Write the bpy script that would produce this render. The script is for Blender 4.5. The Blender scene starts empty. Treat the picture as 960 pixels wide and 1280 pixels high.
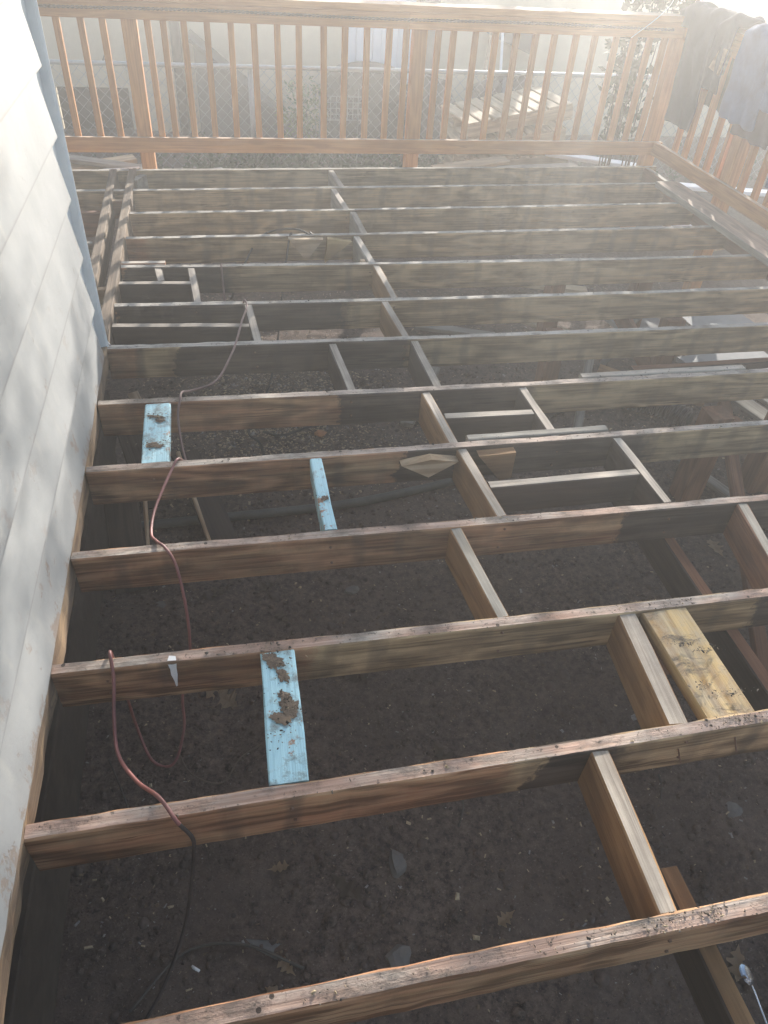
import bpy, bmesh, math, random
from mathutils import Vector, Matrix, noise
R = math.radians
rnd = random.Random(7)
sc = bpy.context.scene
C = sc.collection

# ------------------------------------------------------------------ camera, sky, sun, exposure
CAM_POS = Vector((0.506, -0.450, 1.542))
PITCH, ROLL, YAW = R(40.84), R(4.28), R(13.92)
fwd = Vector((math.sin(YAW)*math.cos(PITCH), math.cos(YAW)*math.cos(PITCH), -math.sin(PITCH)))
ri0 = Vector((math.cos(YAW), -math.sin(YAW), 0)); up0 = ri0.cross(fwd)
ri = ri0*math.cos(ROLL) + up0*math.sin(ROLL); up = -ri0*math.sin(ROLL) + up0*math.cos(ROLL)
cam = bpy.data.cameras.new('camera'); cam_o = bpy.data.objects.new('camera', cam); C.objects.link(cam_o)
cam_o.matrix_world = Matrix(((ri.x, up.x, -fwd.x, CAM_POS.x), (ri.y, up.y, -fwd.y, CAM_POS.y), (ri.z, up.z, -fwd.z, CAM_POS.z), (0, 0, 0, 1)))
cam.sensor_fit = 'VERTICAL'; cam.sensor_height = 36.0; cam.lens = 36.0*921.7/1280
cam.clip_start = 0.02; cam.clip_end = 500
sc.camera = cam_o

SUN_AZ, SUN_EL = R(25), R(16.3)          # azimuth from +y towards +x
sdir = Vector((math.sin(SUN_AZ)*math.cos(SUN_EL), math.cos(SUN_AZ)*math.cos(SUN_EL), math.sin(SUN_EL)))
w = bpy.data.worlds.new('World'); sc.world = w; w.use_nodes = True
nt = w.node_tree; bg = nt.nodes['Background']; sky = nt.nodes.new('ShaderNodeTexSky')
sky.sky_type = 'NISHITA'; sky.sun_disc = False; sky.sun_elevation = SUN_EL; sky.sun_rotation = SUN_AZ
sky.dust_density = 0.8
nt.links.new(sky.outputs[0], bg.inputs[0]); bg.inputs[1].default_value = 0.105
sun = bpy.data.lights.new('sun', 'SUN'); sun.energy = 5.0; sun.angle = R(0.5); sun.color = (1.0, 0.94, 0.86)
sun_o = bpy.data.objects.new('sun', sun); C.objects.link(sun_o)
sun_o.rotation_euler = (-sdir).to_track_quat('-Z', 'Y').to_euler()
vs = sc.view_settings; vs.view_transform = 'Standard'; vs.look = 'None'; vs.exposure = 1.65; vs.gamma = 1; vs.use_curve_mapping = False
cy = sc.cycles; cy.use_denoising = True; cy.max_bounces = 3; cy.diffuse_bounces = 3; cy.use_adaptive_sampling = True; cy.adaptive_threshold = .03; cy.caustics_reflective = False; cy.caustics_refractive = False; cy.volume_bounces = 0
cy.sample_clamp_indirect = 6
HAZE = 0.028; HAZE_G = 0.59
G = -0.62                               # level of the soil; the joist tops lie at z = 0

# ------------------------------------------------------------------ material helpers
def newmat(name):
    m = bpy.data.materials.new(name); m.use_nodes = True
    return m, m.node_tree, m.node_tree.nodes['Principled BSDF']
class N:
    def __init__(s, nt): s.nt = nt
    def n(s, t, **k):
        x = s.nt.nodes.new(t)
        for a, b in k.items(): setattr(x, a, b)
        return x
    def l(s, a, b): s.nt.links.new(a, b)
    def val(s, sock, v):
        if hasattr(v, 'is_linked') or hasattr(v, 'links'): s.l(v, sock)
        else: sock.default_value = v
    def math(s, op, a, b=0.0, clamp=False):
        x = s.n('ShaderNodeMath', operation=op, use_clamp=clamp); s.val(x.inputs[0], a); s.val(x.inputs[1], b); return x.outputs[0]
    def mix(s, f, a, b, mode='MIX'):
        x = s.n('ShaderNodeMix', data_type='RGBA', blend_type=mode); s.val(x.inputs[0], f)
        s.val(x.inputs[6], a if hasattr(a, 'links') else (*a, 1)); s.val(x.inputs[7], b if hasattr(b, 'links') else (*b, 1)); return x.outputs[2]
    def noise(s, vec, scale, detail=4, rough=0.55, dist=0.0):
        x = s.n('ShaderNodeTexNoise'); s.l(vec, x.inputs['Vector']); x.inputs['Scale'].default_value = scale
        x.inputs['Detail'].default_value = detail; x.inputs['Roughness'].default_value = rough; x.inputs['Distortion'].default_value = dist
        return x.outputs[0]
    def ramp(s, v, a, b):       # linear 0..1 between a and b
        x = s.n('ShaderNodeMapRange'); x.clamp = True; s.l(v, x.inputs[0]); s.val(x.inputs[1], a); s.val(x.inputs[2], b); return x.outputs[0]
    def scale(s, vec, sx, sy, sz):
        x = s.n('ShaderNodeVectorMath', operation='MULTIPLY'); s.l(vec, x.inputs[0]); x.inputs[1].default_value = (sx, sy, sz); return x.outputs[0]
    def coord(s, rand=True):
        tc = s.n('ShaderNodeTexCoord').outputs['Object']
        if not rand: return tc, tc
        oi = s.n('ShaderNodeObjectInfo').outputs['Random']
        a = s.n('ShaderNodeVectorMath', operation='ADD'); s.l(tc, a.inputs[0])
        c = s.n('ShaderNodeCombineXYZ'); k = s.math('MULTIPLY', oi, 57.0)
        for i in range(3): s.l(k, c.inputs[i])
        s.l(c.outputs[0], a.inputs[1]); return tc, a.outputs[0]
    def attr(s, name):
        return s.n('ShaderNodeAttribute', attribute_type='OBJECT', attribute_name=name).outputs['Fac']
    def bump(s, bsdf, h, strength=0.4, dist=0.004, ):
        b = s.n('ShaderNodeBump'); b.inputs['Strength'].default_value = strength; b.inputs['Distance'].default_value = dist
        s.l(h, b.inputs['Height']); s.l(b.outputs[0], bsdf.inputs['Normal'])

def grain(k, v):
    """fibre 0..1 and ring 0..1 patterns running along local x"""
    wob = k.noise(k.scale(v, 0.9, 5, 5), 1.0, 3, .5)
    ring = k.math('SINE', k.math('MULTIPLY', wob, 46.0))
    ring = k.ramp(ring, -0.7, 0.95)
    fib = k.ramp(k.noise(k.scale(v, 2.6, 105, 105), 1.0, 3, .6), .30, .70)
    vo = k.n('ShaderNodeTexVoronoi'); k.l(k.scale(v, 2.4, 8, 8), vo.inputs['Vector']); vo.inputs['Scale'].default_value = 1.0
    knot = k.math('SUBTRACT', 1.0, k.ramp(vo.outputs[0], .07, .17))
    cr = k.math('ABSOLUTE', k.math('SUBTRACT', k.noise(k.scale(v, 1.1, 34, 34), 1.0, 2, .5), .5))
    crack = k.math('MULTIPLY', k.math('SUBTRACT', 1.0, k.ramp(cr, .004, .022)), k.ramp(k.noise(v, 3.3, 2, .5), .50, .60))
    dk = k.math('SUBTRACT', 1.0, k.math('MAXIMUM', k.math('MULTIPLY', knot, .8), k.math('MULTIPLY', crack, .9)))
    return k.math('MULTIPLY', ring, dk), k.math('MULTIPLY', fib, dk)

def wood(name, light, dark, ringmix=0.5, dirt=0.35, rough=0.85, dirtcol=(.05, .045, .04), bump=.5):
    m, nt, b = newmat(name); k = N(nt); tc, v = k.coord()
    ring, fib = grain(k, v)
    f = k.math('ADD', k.math('MULTIPLY', ring, ringmix), k.math('MULTIPLY', fib, 1-ringmix), True)
    c = k.mix(k.ramp(f, .15, .85), dark, light)
    blotch = k.ramp(k.noise(v, 4.0, 6, .65), .45, .75)
    c = k.mix(k.math('MULTIPLY', blotch, dirt), c, dirtcol)
    oi = k.n('ShaderNodeObjectInfo').outputs['Random']
    hs = k.n('ShaderNodeHueSaturation'); k.l(c, hs.inputs['Color']); k.l(k.math('ADD', k.math('MULTIPLY', oi, .3), .85), hs.inputs['Value'])
    k.l(hs.outputs[0], b.inputs['Base Color']); b.inputs['Roughness'].default_value = rough
    b.inputs['Specular IOR Level'].default_value = .25
    k.bump(b, k.math('ADD', k.math('MULTIPLY', fib, .7), k.math('MULTIPLY', ring, .3)), bump, .002)
    return m

def joist_side():
    m, nt, b = newmat('joist_side'); k = N(nt); tc, v = k.coord()
    ring, fib = grain(k, v)
    f = k.math('ADD', k.math('MULTIPLY', ring, .45), k.math('MULTIPLY', fib, .55), True); f = k.ramp(f, .15, .85)
    red = k.mix(f, (.155, .070, .036), (.45, .235, .130))
    tan = k.mix(f, (.155, .102, .056), (.52, .37, .21))
    sep = k.n('ShaderNodeSeparateXYZ'); k.l(tc, sep.inputs[0]); x = sep.outputs[0]
    # edge of the old red stain wanders a little
    wob = k.math('MULTIPLY', k.math('SUBTRACT', k.noise(v, 9, 5, .7), .5), .22)
    xw = k.math('ADD', x, wob)
    ra = k.attr('red_end'); redmask = k.math('SUBTRACT', 1.0, k.ramp(k.math('SUBTRACT', xw, ra), -.012, .03))
    fade = k.ramp(k.noise(k.scale(v, 2.2, 9, 14), 1.0, 5, .7), .36, .60)
    redmask = k.math('MULTIPLY', redmask, k.math('ADD', k.math('MULTIPLY', fade, .6), .4))
    c = k.mix(redmask, tan, red)
    # dark weathered stain between stain_a and stain_b
    da = k.attr('stain_a'); db = k.attr('stain_b')
    dm = k.math('MULTIPLY', k.ramp(k.math('SUBTRACT', xw, da), -.006, .012), k.math('SUBTRACT', 1.0, k.ramp(k.math('SUBTRACT', xw, db), -.02, .05)))
    dcol = k.mix(f, (.035, .026, .022), (.095, .072, .060))
    c = k.mix(k.math('MULTIPLY', dm, .93), c, dcol)
    # water marks, deepened in place of shadow bands, below the old board gaps, about every 14 cm
    band = k.math('SINE', k.math('MULTIPLY', k.math('ADD', x, k.math('MULTIPLY', k.noise(k.scale(v, 3, 2, 3), 1, 2, .5), .10)), 2*math.pi/.142))
    band = k.math('MULTIPLY', k.ramp(band, .35, .95), k.ramp(k.noise(v, 3.1, 3, .6), .42, .62))
    c = k.mix(k.math('MULTIPLY', band, .50), c, (.065, .055, .048))
    blotch = k.ramp(k.noise(v, 5, 7, .7), .52, .76)
    c = k.mix(k.math('MULTIPLY', blotch, .65), c, (.045, .037, .032))
    k.l(c, b.inputs['Base Color']); b.inputs['Roughness'].default_value = .88; b.inputs['Specular IOR Level'].default_value = .2
    k.bump(b, k.math('ADD', k.math('MULTIPLY', fib, .6), k.math('MULTIPLY', ring, .4)), .5, .002)
    return m

def joist_top():
    m, nt, b = newmat('joist_top'); k = N(nt); tc, v = k.coord()
    ring, fib = grain(k, v)
    pink = k.mix(fib, (.30, .185, .135), (.56, .385, .30))
    grey = k.mix(fib, (.28, .25, .21), (.58, .53, .455))
    pk = k.attr('pink')
    pm = k.math('MULTIPLY', pk, k.ramp(k.noise(k.scale(v, 1, 3, 3), 3.2, 5, .65), .30, .56))
    c = k.mix(pm, grey, pink)
    d1 = k.ramp(k.noise(k.scale(v, .6, 1, 1), 11, 8, .74), .47, .62)
    c = k.mix(k.math('MULTIPLY', d1, .72), c, (.105, .088, .074))
    d2 = k.ramp(k.noise(v, 60, 4, .7), .60, .68)
    c = k.mix(k.math('MULTIPLY', d2, .75), c, (.035, .03, .026))
    lt = k.ramp(k.noise(v, 12, 6, .7), .63, .70)
    c = k.mix(k.math('MULTIPLY', lt, .5), c, (.55, .48, .40))
    vo = k.n('ShaderNodeTexVoronoi'); k.l(v, vo.inputs['Vector']); vo.inputs['Scale'].default_value = 16
    hole = k.math('LESS_THAN', vo.outputs[0], .085)
    c = k.mix(k.math('MULTIPLY', hole, .85), c, (.02, .016, .014))
    k.l(c, b.inputs['Base Color']); b.inputs['Roughness'].default_value = .9; b.inputs['Specular IOR Level'].default_value = .2
    k.bump(b, k.math('ADD', k.math('MULTIPLY', fib, .5), k.math('MULTIPLY', d1, .8)), .6, .003)
    return m

def plain(name, col, rough=.7, var=.25, scale=30, metal=0.0, bump=.2, bscale=None, spec=.3):
    m, nt, b = newmat(name); k = N(nt); tc, v = k.coord()
    n1 = k.noise(v, scale, 6, .65)
    c = k.mix(k.ramp(n1, .3, .7), [x*(1-var) for x in col], [min(1, x*(1+var)) for x in col])
    k.l(c, b.inputs['Base Color']); b.inputs['Roughness'].default_value = rough; b.inputs['Metallic'].default_value = metal
    b.inputs['Specular IOR Level'].default_value = spec
    if bump: k.bump(b, k.noise(v, bscale or scale*3, 5, .6), bump, .003)
    return m

def soil_mat():
    m, nt, b = newmat('soil'); k = N(nt); tc, v = k.coord(False)
    a = k.noise(v, 2.2, 5, .6); f = k.noise(v, 42, 7, .75); g = k.noise(v, 150, 4, .7); h = k.noise(v, 11, 5, .7)
    c = k.mix(k.ramp(f, .36, .66), (.042, .031, .026), (.22, .158, .126))
    c = k.mix(k.math('MULTIPLY', k.ramp(a, .35, .65), .55), c, (.080, .057, .047))
    c = k.mix(k.math('MULTIPLY', k.ramp(k.noise(v, 1.3, 6, .68), .48, .62), .5), c, (.155, .115, .092))
    c = k.mix(k.math('MULTIPLY', k.ramp(h, .50, .66), .55), c, (.175, .125, .096))
    c = k.mix(k.math('MULTIPLY', k.ramp(g, .60, .68), .75), c, (.30, .235, .18))
    c = k.mix(k.math('MULTIPLY', k.ramp(g, .40, .32), .70), c, (.016, .012, .010))
    k.l(c, b.inputs['Base Color']); b.inputs['Roughness'].default_value = .95; b.inputs['Specular IOR Level'].default_value = .15
    k.bump(b, k.math('ADD', k.math('MULTIPLY', f, 1.0), k.math('MULTIPLY', g, .5)), .9, .012)
    return m

def siding_mat():
    m, nt, b = newmat('siding_paint'); k = N(nt); tc, v = k.coord()
    n1 = k.noise(k.scale(v, 1, 2, 2), 2.5, 6, .6)
    c = k.mix(k.ramp(n1, .3, .7), (.27, .277, .276), (.345, .348, .342))
    st = k.ramp(k.noise(k.scale(v, 1.2, 20, 6), 1, 6, .7), .56, .75)
    c = k.mix(k.math('MULTIPLY', st, .35), c, (.45, .43, .38))
    sp = k.ramp(k.noise(v, 30, 3, .6), .71, .74); c = k.mix(k.math('MULTIPLY', sp, .7), c, (.22, .19, .16))
    ww = k.attr('wear'); sz = k.n('ShaderNodeSeparateXYZ'); k.l(tc, sz.inputs[0])
    edge = k.math('MULTIPLY', k.math('SUBTRACT', 1.0, k.ramp(sz.outputs[2], .0, .055)), k.math('MULTIPLY', ww, .22))
    ch = k.ramp(k.math('ADD', k.noise(k.scale(v, .35, 1, 1), 9, 7, .75), edge), .60, .64)
    c = k.mix(k.math('MULTIPLY', ch, ww), c, (.24, .17, .12))
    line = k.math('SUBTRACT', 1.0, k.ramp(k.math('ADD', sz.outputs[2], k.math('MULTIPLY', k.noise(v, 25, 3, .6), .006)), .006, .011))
    c = k.mix(k.math('MULTIPLY', line, .42), c, (.17, .165, .16))  # lap shadow painted as a dark line along each course's lower edge
    k.l(c, b.inputs['Base Color']); b.inputs['Roughness'].default_value = .55; b.inputs['Specular IOR Level'].default_value = .35
    k.bump(b, k.math('ADD', k.noise(v, 30, 4, .6), k.math('MULTIPLY', ch, -.9)), .2, .003)
    return m

def blue_mat():
    m, nt, b = newmat('blue_paint'); k = N(nt); tc, v = k.coord()
    ring, fib = grain(k, v)
    c = k.mix(fib, (.36, .60, .66), (.46, .72, .77))
    pe = k.ramp(k.noise(v, 13, 6, .74), .595, .625); c = k.mix(pe, c, (.36, .21, .13))
    d = k.ramp(k.noise(v, 14, 8, .74), .50, .64); c = k.mix(k.math('MULTIPLY', d, .75), c, (.11, .09, .07))
    k.l(c, b.inputs['Base Color']); b.inputs['Roughness'].default_value = .6
    k.bump(b, k.math('ADD', fib, k.math('MULTIPLY', d, 1.5)), .4, .003)
    return m

def cloth_mat(name, col):
    m, nt, b = newmat(name); k = N(nt); tc, v = k.coord()
    n1 = k.noise(v, 9, 6, .65); n2 = k.noise(v, 420, 2, .5)
    c = k.mix(k.ramp(n1, .3, .7), [x*.6 for x in col], [x*1.35 for x in col])
    k.l(c, b.inputs['Base Color']); b.inputs['Roughness'].default_value = .95; b.inputs['Specular IOR Level'].default_value = .1
    b.inputs['Sheen Weight'].default_value = .15
    k.bump(b, k.math('ADD', n1, k.math('MULTIPLY', n2, .3)), .5, .006); return m

def leaf_mat(name, a, b_, trans=.25):
    m, nt, b = newmat(name); k = N(nt); tc, v = k.coord()
    c = k.mix(k.noise(v, 14, 4, .6), a, b_); k.l(c, b.inputs['Base Color']); b.inputs['Roughness'].default_value = .7
    b.inputs['Specular IOR Level'].default_value = .25
    return m

def yellow_top():
    m, nt, b = newmat('yellow_plank_top'); k = N(nt); tc, v = k.coord(False); ring, fib = grain(k, v)
    c = k.mix(k.ramp(k.math('ADD', k.math('MULTIPLY', ring, .6), k.math('MULTIPLY', fib, .4)), .15, .85), (.36, .22, .09), (.62, .44, .21))
    worn = k.ramp(k.noise(k.scale(v, .6, 1, 1), 16, 7, .72), .42, .60); c = k.mix(k.math('MULTIPLY', worn, .55), c, (.42, .36, .28))
    d = k.ramp(k.noise(k.scale(v, 1.0, .55, 1), 15, 8, .76, .6), .53, .64); c = k.mix(k.math('MULTIPLY', d, .85), c, (.10, .085, .07))
    k.l(c, b.inputs['Base Color']); b.inputs['Roughness'].default_value = .85; b.inputs['Specular IOR Level'].default_value = .2
    k.bump(b, k.math('ADD', fib, k.math('MULTIPLY', d, 1.2)), .4, .002); return m

M = dict(
    yellowtop=yellow_top(),
    jside=joist_side(), jtop=joist_top(),
    block=wood('block_wood', (.36, .21, .10), (.22, .12, .055), .5, .45),
    blocktop=wood('block_top', (.50, .43, .35), (.30, .25, .20), .3, .55),
    darkblock=wood('dark_block_wood', (.085, .062, .05), (.045, .034, .029), .4, .3),
    yellow=wood('yellow_plank', (.60, .42, .20), (.36, .22, .09), .6, .85, dirtcol=(.13, .105, .08)),
    fresh=wood('fresh_cut_wood', (.50, .37, .24), (.33, .22, .13), .6, .45),
    rail=wood('stained_rail_wood', (.56, .27, .10), (.40, .17, .06), .35, .12, .7),
    railtop=wood('weathered_rail_top', (.62, .45, .32), (.45, .30, .20), .3, .25),
    grey=wood('grey_weathered_wood', (.36, .33, .28), (.20, .18, .15), .4, .4),
    post=wood('red_post_wood', (.30, .145, .08), (.17, .08, .045), .4, .35),
    rimtop=wood('rim_plank_top', (.58, .44, .33), (.36, .26, .19), .4, .35),
    trimwood=wood('brown_trimmer_wood', (.24, .18, .125), (.12, .088, .062), .4, .5),
    pallet=wood('pallet_wood', (.55, .44, .29), (.36, .27, .17), .4, .3),
    ledger=wood('ledger_wood', (.36, .25, .15), (.18, .125, .085), .4, .9, dirtcol=(.12, .10, .085)),
    blue=blue_mat(), soil=soil_mat(), siding=siding_mat(),
    trim=plain('corner_trim_metal', (.56, .60, .62), .45, .1, 8, bump=.08),
    found=plain('foundation', (.06, .047, .038), .95, .3, 12, bump=.6),
    stucco=plain('cream_stucco', (.60, .53, .40), .95, .09, 3, bump=.6, bscale=60),
    stuccodark=plain('bulkhead_metal', (.075, .080, .085), .6, .2, 6),
    glass=plain('dark_glass', (.018, .02, .024), .12, .2, 5, bump=0, spec=.6),
    whitepanel=plain('white_panel', (.62, .68, .76), .5, .05, 5, bump=.05),
    galv=plain('galvanised_steel', (.30, .31, .32), .5, .12, 40, .6, bump=.05),
    pvc=plain('white_pvc', (.74, .76, .80), .4, .06, 12, bump=.05),
    cord=plain('red_cord', (.25, .095, .085), .5, .45, 7, bump=.05, spec=.5),
    shadedcord=plain('shaded_cord', (.060, .045, .040), .7, .4, 14, bump=.05),  # cord colour darkened to imitate the shade where it drops below the joist
    dustycord=plain('dusty_cord', (.20, .125, .11), .6, .3, 9, bump=.05),
    blackcable=plain('black_cable', (.025, .023, .022), .55, .3, 10, bump=.05),
    hose=plain('grey_hose', (.085, .085, .075), .6, .3, 12),
    pipe=plain('black_corrugated', (.032, .034, .036), .5, .2, 12),
    chip=plain('pale_chip', (.40, .31, .20), .9, .35, 40), chipb=plain('brown_chip', (.16, .11, .07), .9, .35, 40),
    chipg=plain('grey_chip', (.27, .25, .23), .9, .35, 40), clod=plain('soil_clod', (.10, .072, .058), .97, .3, 60, bump=.6),
    clod2=plain('pale_clod', (.12, .09, .072), .97, .3, 60), clod3=plain('dark_clod', (.065, .048, .040), .97, .3, 60),
    mud=plain('dried_mud', (.17, .125, .09), .97, .45, 90, bump=.8), mudgrey=plain('grey_mud', (.19, .165, .135), .97, .45, 90, bump=.8),
    crumb=plain('dirt_crumb', (.16, .13, .10), .95, .4, 60), crumbd=plain('dark_crumb', (.05, .042, .036), .95, .4, 60),
    stone=plain('grey_stone', (.15, .133, .118), .9, .2, 20, bump=.5),
    steel=plain('spoon_steel', (.55, .56, .58), .25, .05, 10, 1.0, bump=0),
    rust=plain('nail_rust', (.22, .13, .09), .6, .3, 60, .6), white=plain('white_paint', (.78, .77, .75), .6, .05, 20),
    plastic=plain('clear_plastic', (.15, .14, .13), .35, .2, 18, bump=.4),
    slab=plain('pale_slab', (.27, .27, .265), .8, .12, 14, bump=.3),
    rope=plain('twisted_rope', (.11, .08, .055), .8, .3, 60),
    black=plain('black_cover', (.02, .021, .023), .7, .3, 5, bump=.3),
    navy=cloth_mat('dark_navy_cloth', (.010, .018, .034)), denim=cloth_mat('denim_cloth', (.028, .075, .17)), plum=cloth_mat('plum_cloth', (.05, .035, .055)),
    oak=leaf_mat('dry_oak_leaf', (.30, .20, .12), (.42, .31, .21)), oakd=leaf_mat('dark_oak_leaf', (.11, .08, .058), (.17, .125, .09)),
    green=leaf_mat('green_leaf', (.07, .12, .035), (.13, .19, .06)), dgreen=leaf_mat('dark_green_leaf', (.03, .055, .022), (.06, .09, .035)),
    bark=plain('bark', (.10, .085, .07), .95, .3, 14, bump=.8), paper=plain('white_paper', (.75, .74, .72), .7, .05, 30),
    brick=plain('orange_brick', (.40, .20, .10), .9, .2, 20),
)

# ------------------------------------------------------------------ geometry helpers
def link(name, me, parent=None, loc=(0, 0, 0)):
    o = bpy.data.objects.new(name, me); C.objects.link(o)
    if parent is not None:
        o.parent = parent
    o.location = Vector(loc)
    return o
def tag(o, label=None, cat=None, group=None, kind=None):
    if label: o['label'] = label
    if cat: o['category'] = cat
    if group: o['group'] = group
    if kind: o['kind'] = kind
    return o
def thing(name, label, cat, loc=(0, 0, 0), group=None):
    return tag(link(name, None, None, loc), label, cat, group)
def base(parent): return parent.location if parent is not None else Vector((0, 0, 0))
def frame(p0, p1, upv):
    x = (p1-p0).normalized(); u = Vector(upv); y = u.cross(x)
    if y.length < 1e-4: y = Vector((0, 1, 0)).cross(x)
    y.normalize(); z = x.cross(y)
    return Matrix(((x.x, y.x, z.x), (x.y, y.y, z.y), (x.z, y.z, z.z)))
def board(name, p0, p1, wd, ht, side, top=None, parent=None, bow=0.0, jit=.0016, ch=.004, upv=(0, 0, 1), centre=False, props=None, label=None, seg=.12, zoff=0.0, taper=1.0):
    """sawn timber from p0 to p1; the points lie on the middle of its top face"""
    p0, p1 = Vector(p0), Vector(p1); L = (p1-p0).length; n = max(1, int(round(L/seg)))
    me = bpy.data.meshes.new(name); vs_, fs, mi = [], [], []
    hw = wd/2; z1 = ht/2 if centre else 0.0; z0 = z1-ht
    sect = [(-hw+ch, z1), (hw-ch, z1), (hw, z1-ch), (hw, z0+ch), (hw-ch, z0), (-hw+ch, z0), (-hw, z0+ch), (-hw, z1-ch)]
    ph = rnd.random()*100
    for i in range(n+1):
        t = i/n; bo = bow*4*t*(1-t); tp = 1+(taper-1)*t
        for j, (a, b) in enumerate(sect):
            q = Vector((t*L*3+ph, a*30, b*30))
            d = noise.noise(q)*jit*1.0 + (rnd.random()-.5)*jit*1.1
            vs_.append((t*L + ((rnd.random()-.5)*jit*2 if i in (0, n) else 0), (a + d*(1 if a > 0 else -1))*tp + bo, (b + d*.7)*tp))
    for i in range(n):
        for j in range(8):
            k = (j+1) % 8
            fs.append((i*8+j, (i+1)*8+j, (i+1)*8+k, i*8+k)); mi.append(1 if j in (0,) else 0)
    fs.append(tuple(range(8))); mi.append(0); fs.append(tuple(n*8+j for j in reversed(range(8)))); mi.append(0)
    me.from_pydata(vs_, [], fs); me.materials.append(M[side]); me.materials.append(M[top or side])
    me.polygons.foreach_set('material_index', mi)
    bm = bmesh.new(); bm.from_mesh(me); bmesh.ops.recalc_face_normals(bm, faces=bm.faces); bm.to_mesh(me); bm.free()
    o = link(name, me, parent, p0-base(parent)+Vector((0, 0, zoff)))
    o.rotation_euler = frame(p0, p1, upv).to_euler()
    for a, b in (props or {}).items(): o[a] = b
    if label: o['label'] = label
    return o
def smooth(pts, k=6):
    pts = [Vector(p) for p in pts]; P = [pts[0]*2-pts[1]]+pts+[pts[-1]*2-pts[-2]]; out = []
    for i in range(1, len(P)-2):
        for j in range(k):
            t = j/k; a, b, c, d = P[i-1:i+3]
            out.append(.5*((2*b)+(c-a)*t+(2*a-5*b+4*c-d)*t*t+(3*b-a-3*c+d)*t**3))
    out.append(pts[-1]); return out
def tube_into(vs_, fs, pts, r, sides=8, cap=True, r1=None):
    pts = [Vector(p) for p in pts]; s0 = len(vs_); n = len(pts); pu = Vector((0, 0, 1))
    for i, p in enumerate(pts):
        d = (pts[min(i+1, n-1)]-pts[max(i-1, 0)])
        d = d.normalized() if d.length > 1e-9 else Vector((0, 0, 1))
        a = pu.cross(d)
        if a.length < .05: a = Vector((1, 0, 0)).cross(d)
        a.normalize(); b = d.cross(a); pu = b
        rr = (r if not callable(r) else r(i)) if r1 is None else r+(r1-r)*i/max(1, n-1)
        for j in range(sides):
            t = 2*math.pi*j/sides; vs_.append(tuple(p+a*math.cos(t)*rr+b*math.sin(t)*rr))
    for i in range(n-1):
        for j in range(sides):
            k = (j+1) % sides; fs.append((s0+i*sides+j, s0+i*sides+k, s0+(i+1)*sides+k, s0+(i+1)*sides+j))
    if cap:
        fs.append(tuple(s0+j for j in reversed(range(sides)))); fs.append(tuple(s0+(n-1)*sides+j for j in range(sides)))
def mesh_obj(name, vs_, fs, mat, parent=None, smooth_=False, mats=None, mi=None, origin=None):
    org = Vector(origin) if origin is not None else Vector((0, 0, 0))
    me = bpy.data.meshes.new(name)
    me.from_pydata([tuple(Vector(v)-org) for v in vs_], [], fs)
    for mm in (mats or [mat]): me.materials.append(M[mm])
    if mi: me.polygons.foreach_set('material_index', mi)
    if smooth_: me.polygons.foreach_set('use_smooth', [True]*len(me.polygons))
    return link(name, me, parent, org-base(parent))
def tube(name, pts, r, mat, parent=None, sides=8, k=6, sm=True, r1=None):
    v, f = [], []; tube_into(v, f, smooth(pts, k) if sm and len(pts) > 2 else pts, r, sides, True, r1)
    return mesh_obj(name, v, f, mat, parent, True)
def box_into(vs_, fs, a, b):
    s = len(vs_); x0, y0, z0 = a; x1, y1, z1 = b
    vs_ += [(x0, y0, z0), (x1, y0, z0), (x1, y1, z0), (x0, y1, z0), (x0, y0, z1), (x1, y0, z1), (x1, y1, z1), (x0, y1, z1)]
    for q in ((0, 3, 2, 1), (4, 5, 6, 7), (0, 1, 5, 4), (1, 2, 6, 5), (2, 3, 7, 6), (3, 0, 4, 7)): fs.append(tuple(s+i for i in q))
def box(name, a, b, mat, parent=None, bev=.004):
    v, f = [], []; box_into(v, f, a, b); o = mesh_obj(name, v, f, mat, parent)
    if bev:
        bm = bmesh.new(); bm.from_mesh(o.data); bmesh.ops.bevel(bm, geom=list(bm.edges), offset=bev, segments=1, affect='EDGES'); bm.to_mesh(o.data); bm.free()
    return o
def prism(name, poly, d, mat, parent=None):
    """polygon (list of 3d points) pushed along vector d"""
    n = len(poly); v = [Vector(p) for p in poly]; v += [p+Vector(d) for p in v]
    f = [tuple(range(n)), tuple(reversed(range(n, 2*n)))]+[(i, n+i, n+(i+1) % n, (i+1) % n) for i in range(n)]
    o = mesh_obj(name, v, f, mat, parent)
    bm = bmesh.new(); bm.from_mesh(o.data); bmesh.ops.recalc_face_normals(bm, faces=bm.faces); bm.to_mesh(o.data); bm.free()
    return o
def ground_z(x, y):
    q = Vector((x, y, 0))
    z = noise.noise(q*1.1)*.035 + noise.noise(q*3.7)*.014
    z += noise.noise(q*9)*.011 + noise.noise(q*19)*.008 + abs(noise.noise(q*33))*.008
    return G+z

# ------------------------------------------------------------------ ground
def axis(a, b, lo, hi, step):
    xs = []; x = lo
    while x <= hi+1e-6: xs.append(x); x += step
    s, left = .3, []; x = lo
    while x > a: x -= s; s *= 1.6; left.append(max(x, a))
    s, right = .3, []; x = xs[-1]
    while x < b: x += s; s *= 1.6; right.append(min(x, b))
    return left[::-1]+xs+right
gx = axis(-38, 38, -.4, 4.4, .024); gy = axis(-38, 38, -1.0, 4.6, .024)
gv = [(x, y, ground_z(x, y)) for y in gy for x in gx]; nx = len(gx)
gf = [(j*nx+i, j*nx+i+1, (j+1)*nx+i+1, (j+1)*nx+i) for j in range(len(gy)-1) for i in range(nx-1)]
tag(mesh_obj('ground', gv, gf, 'soil', smooth_=True), kind='structure')

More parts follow.
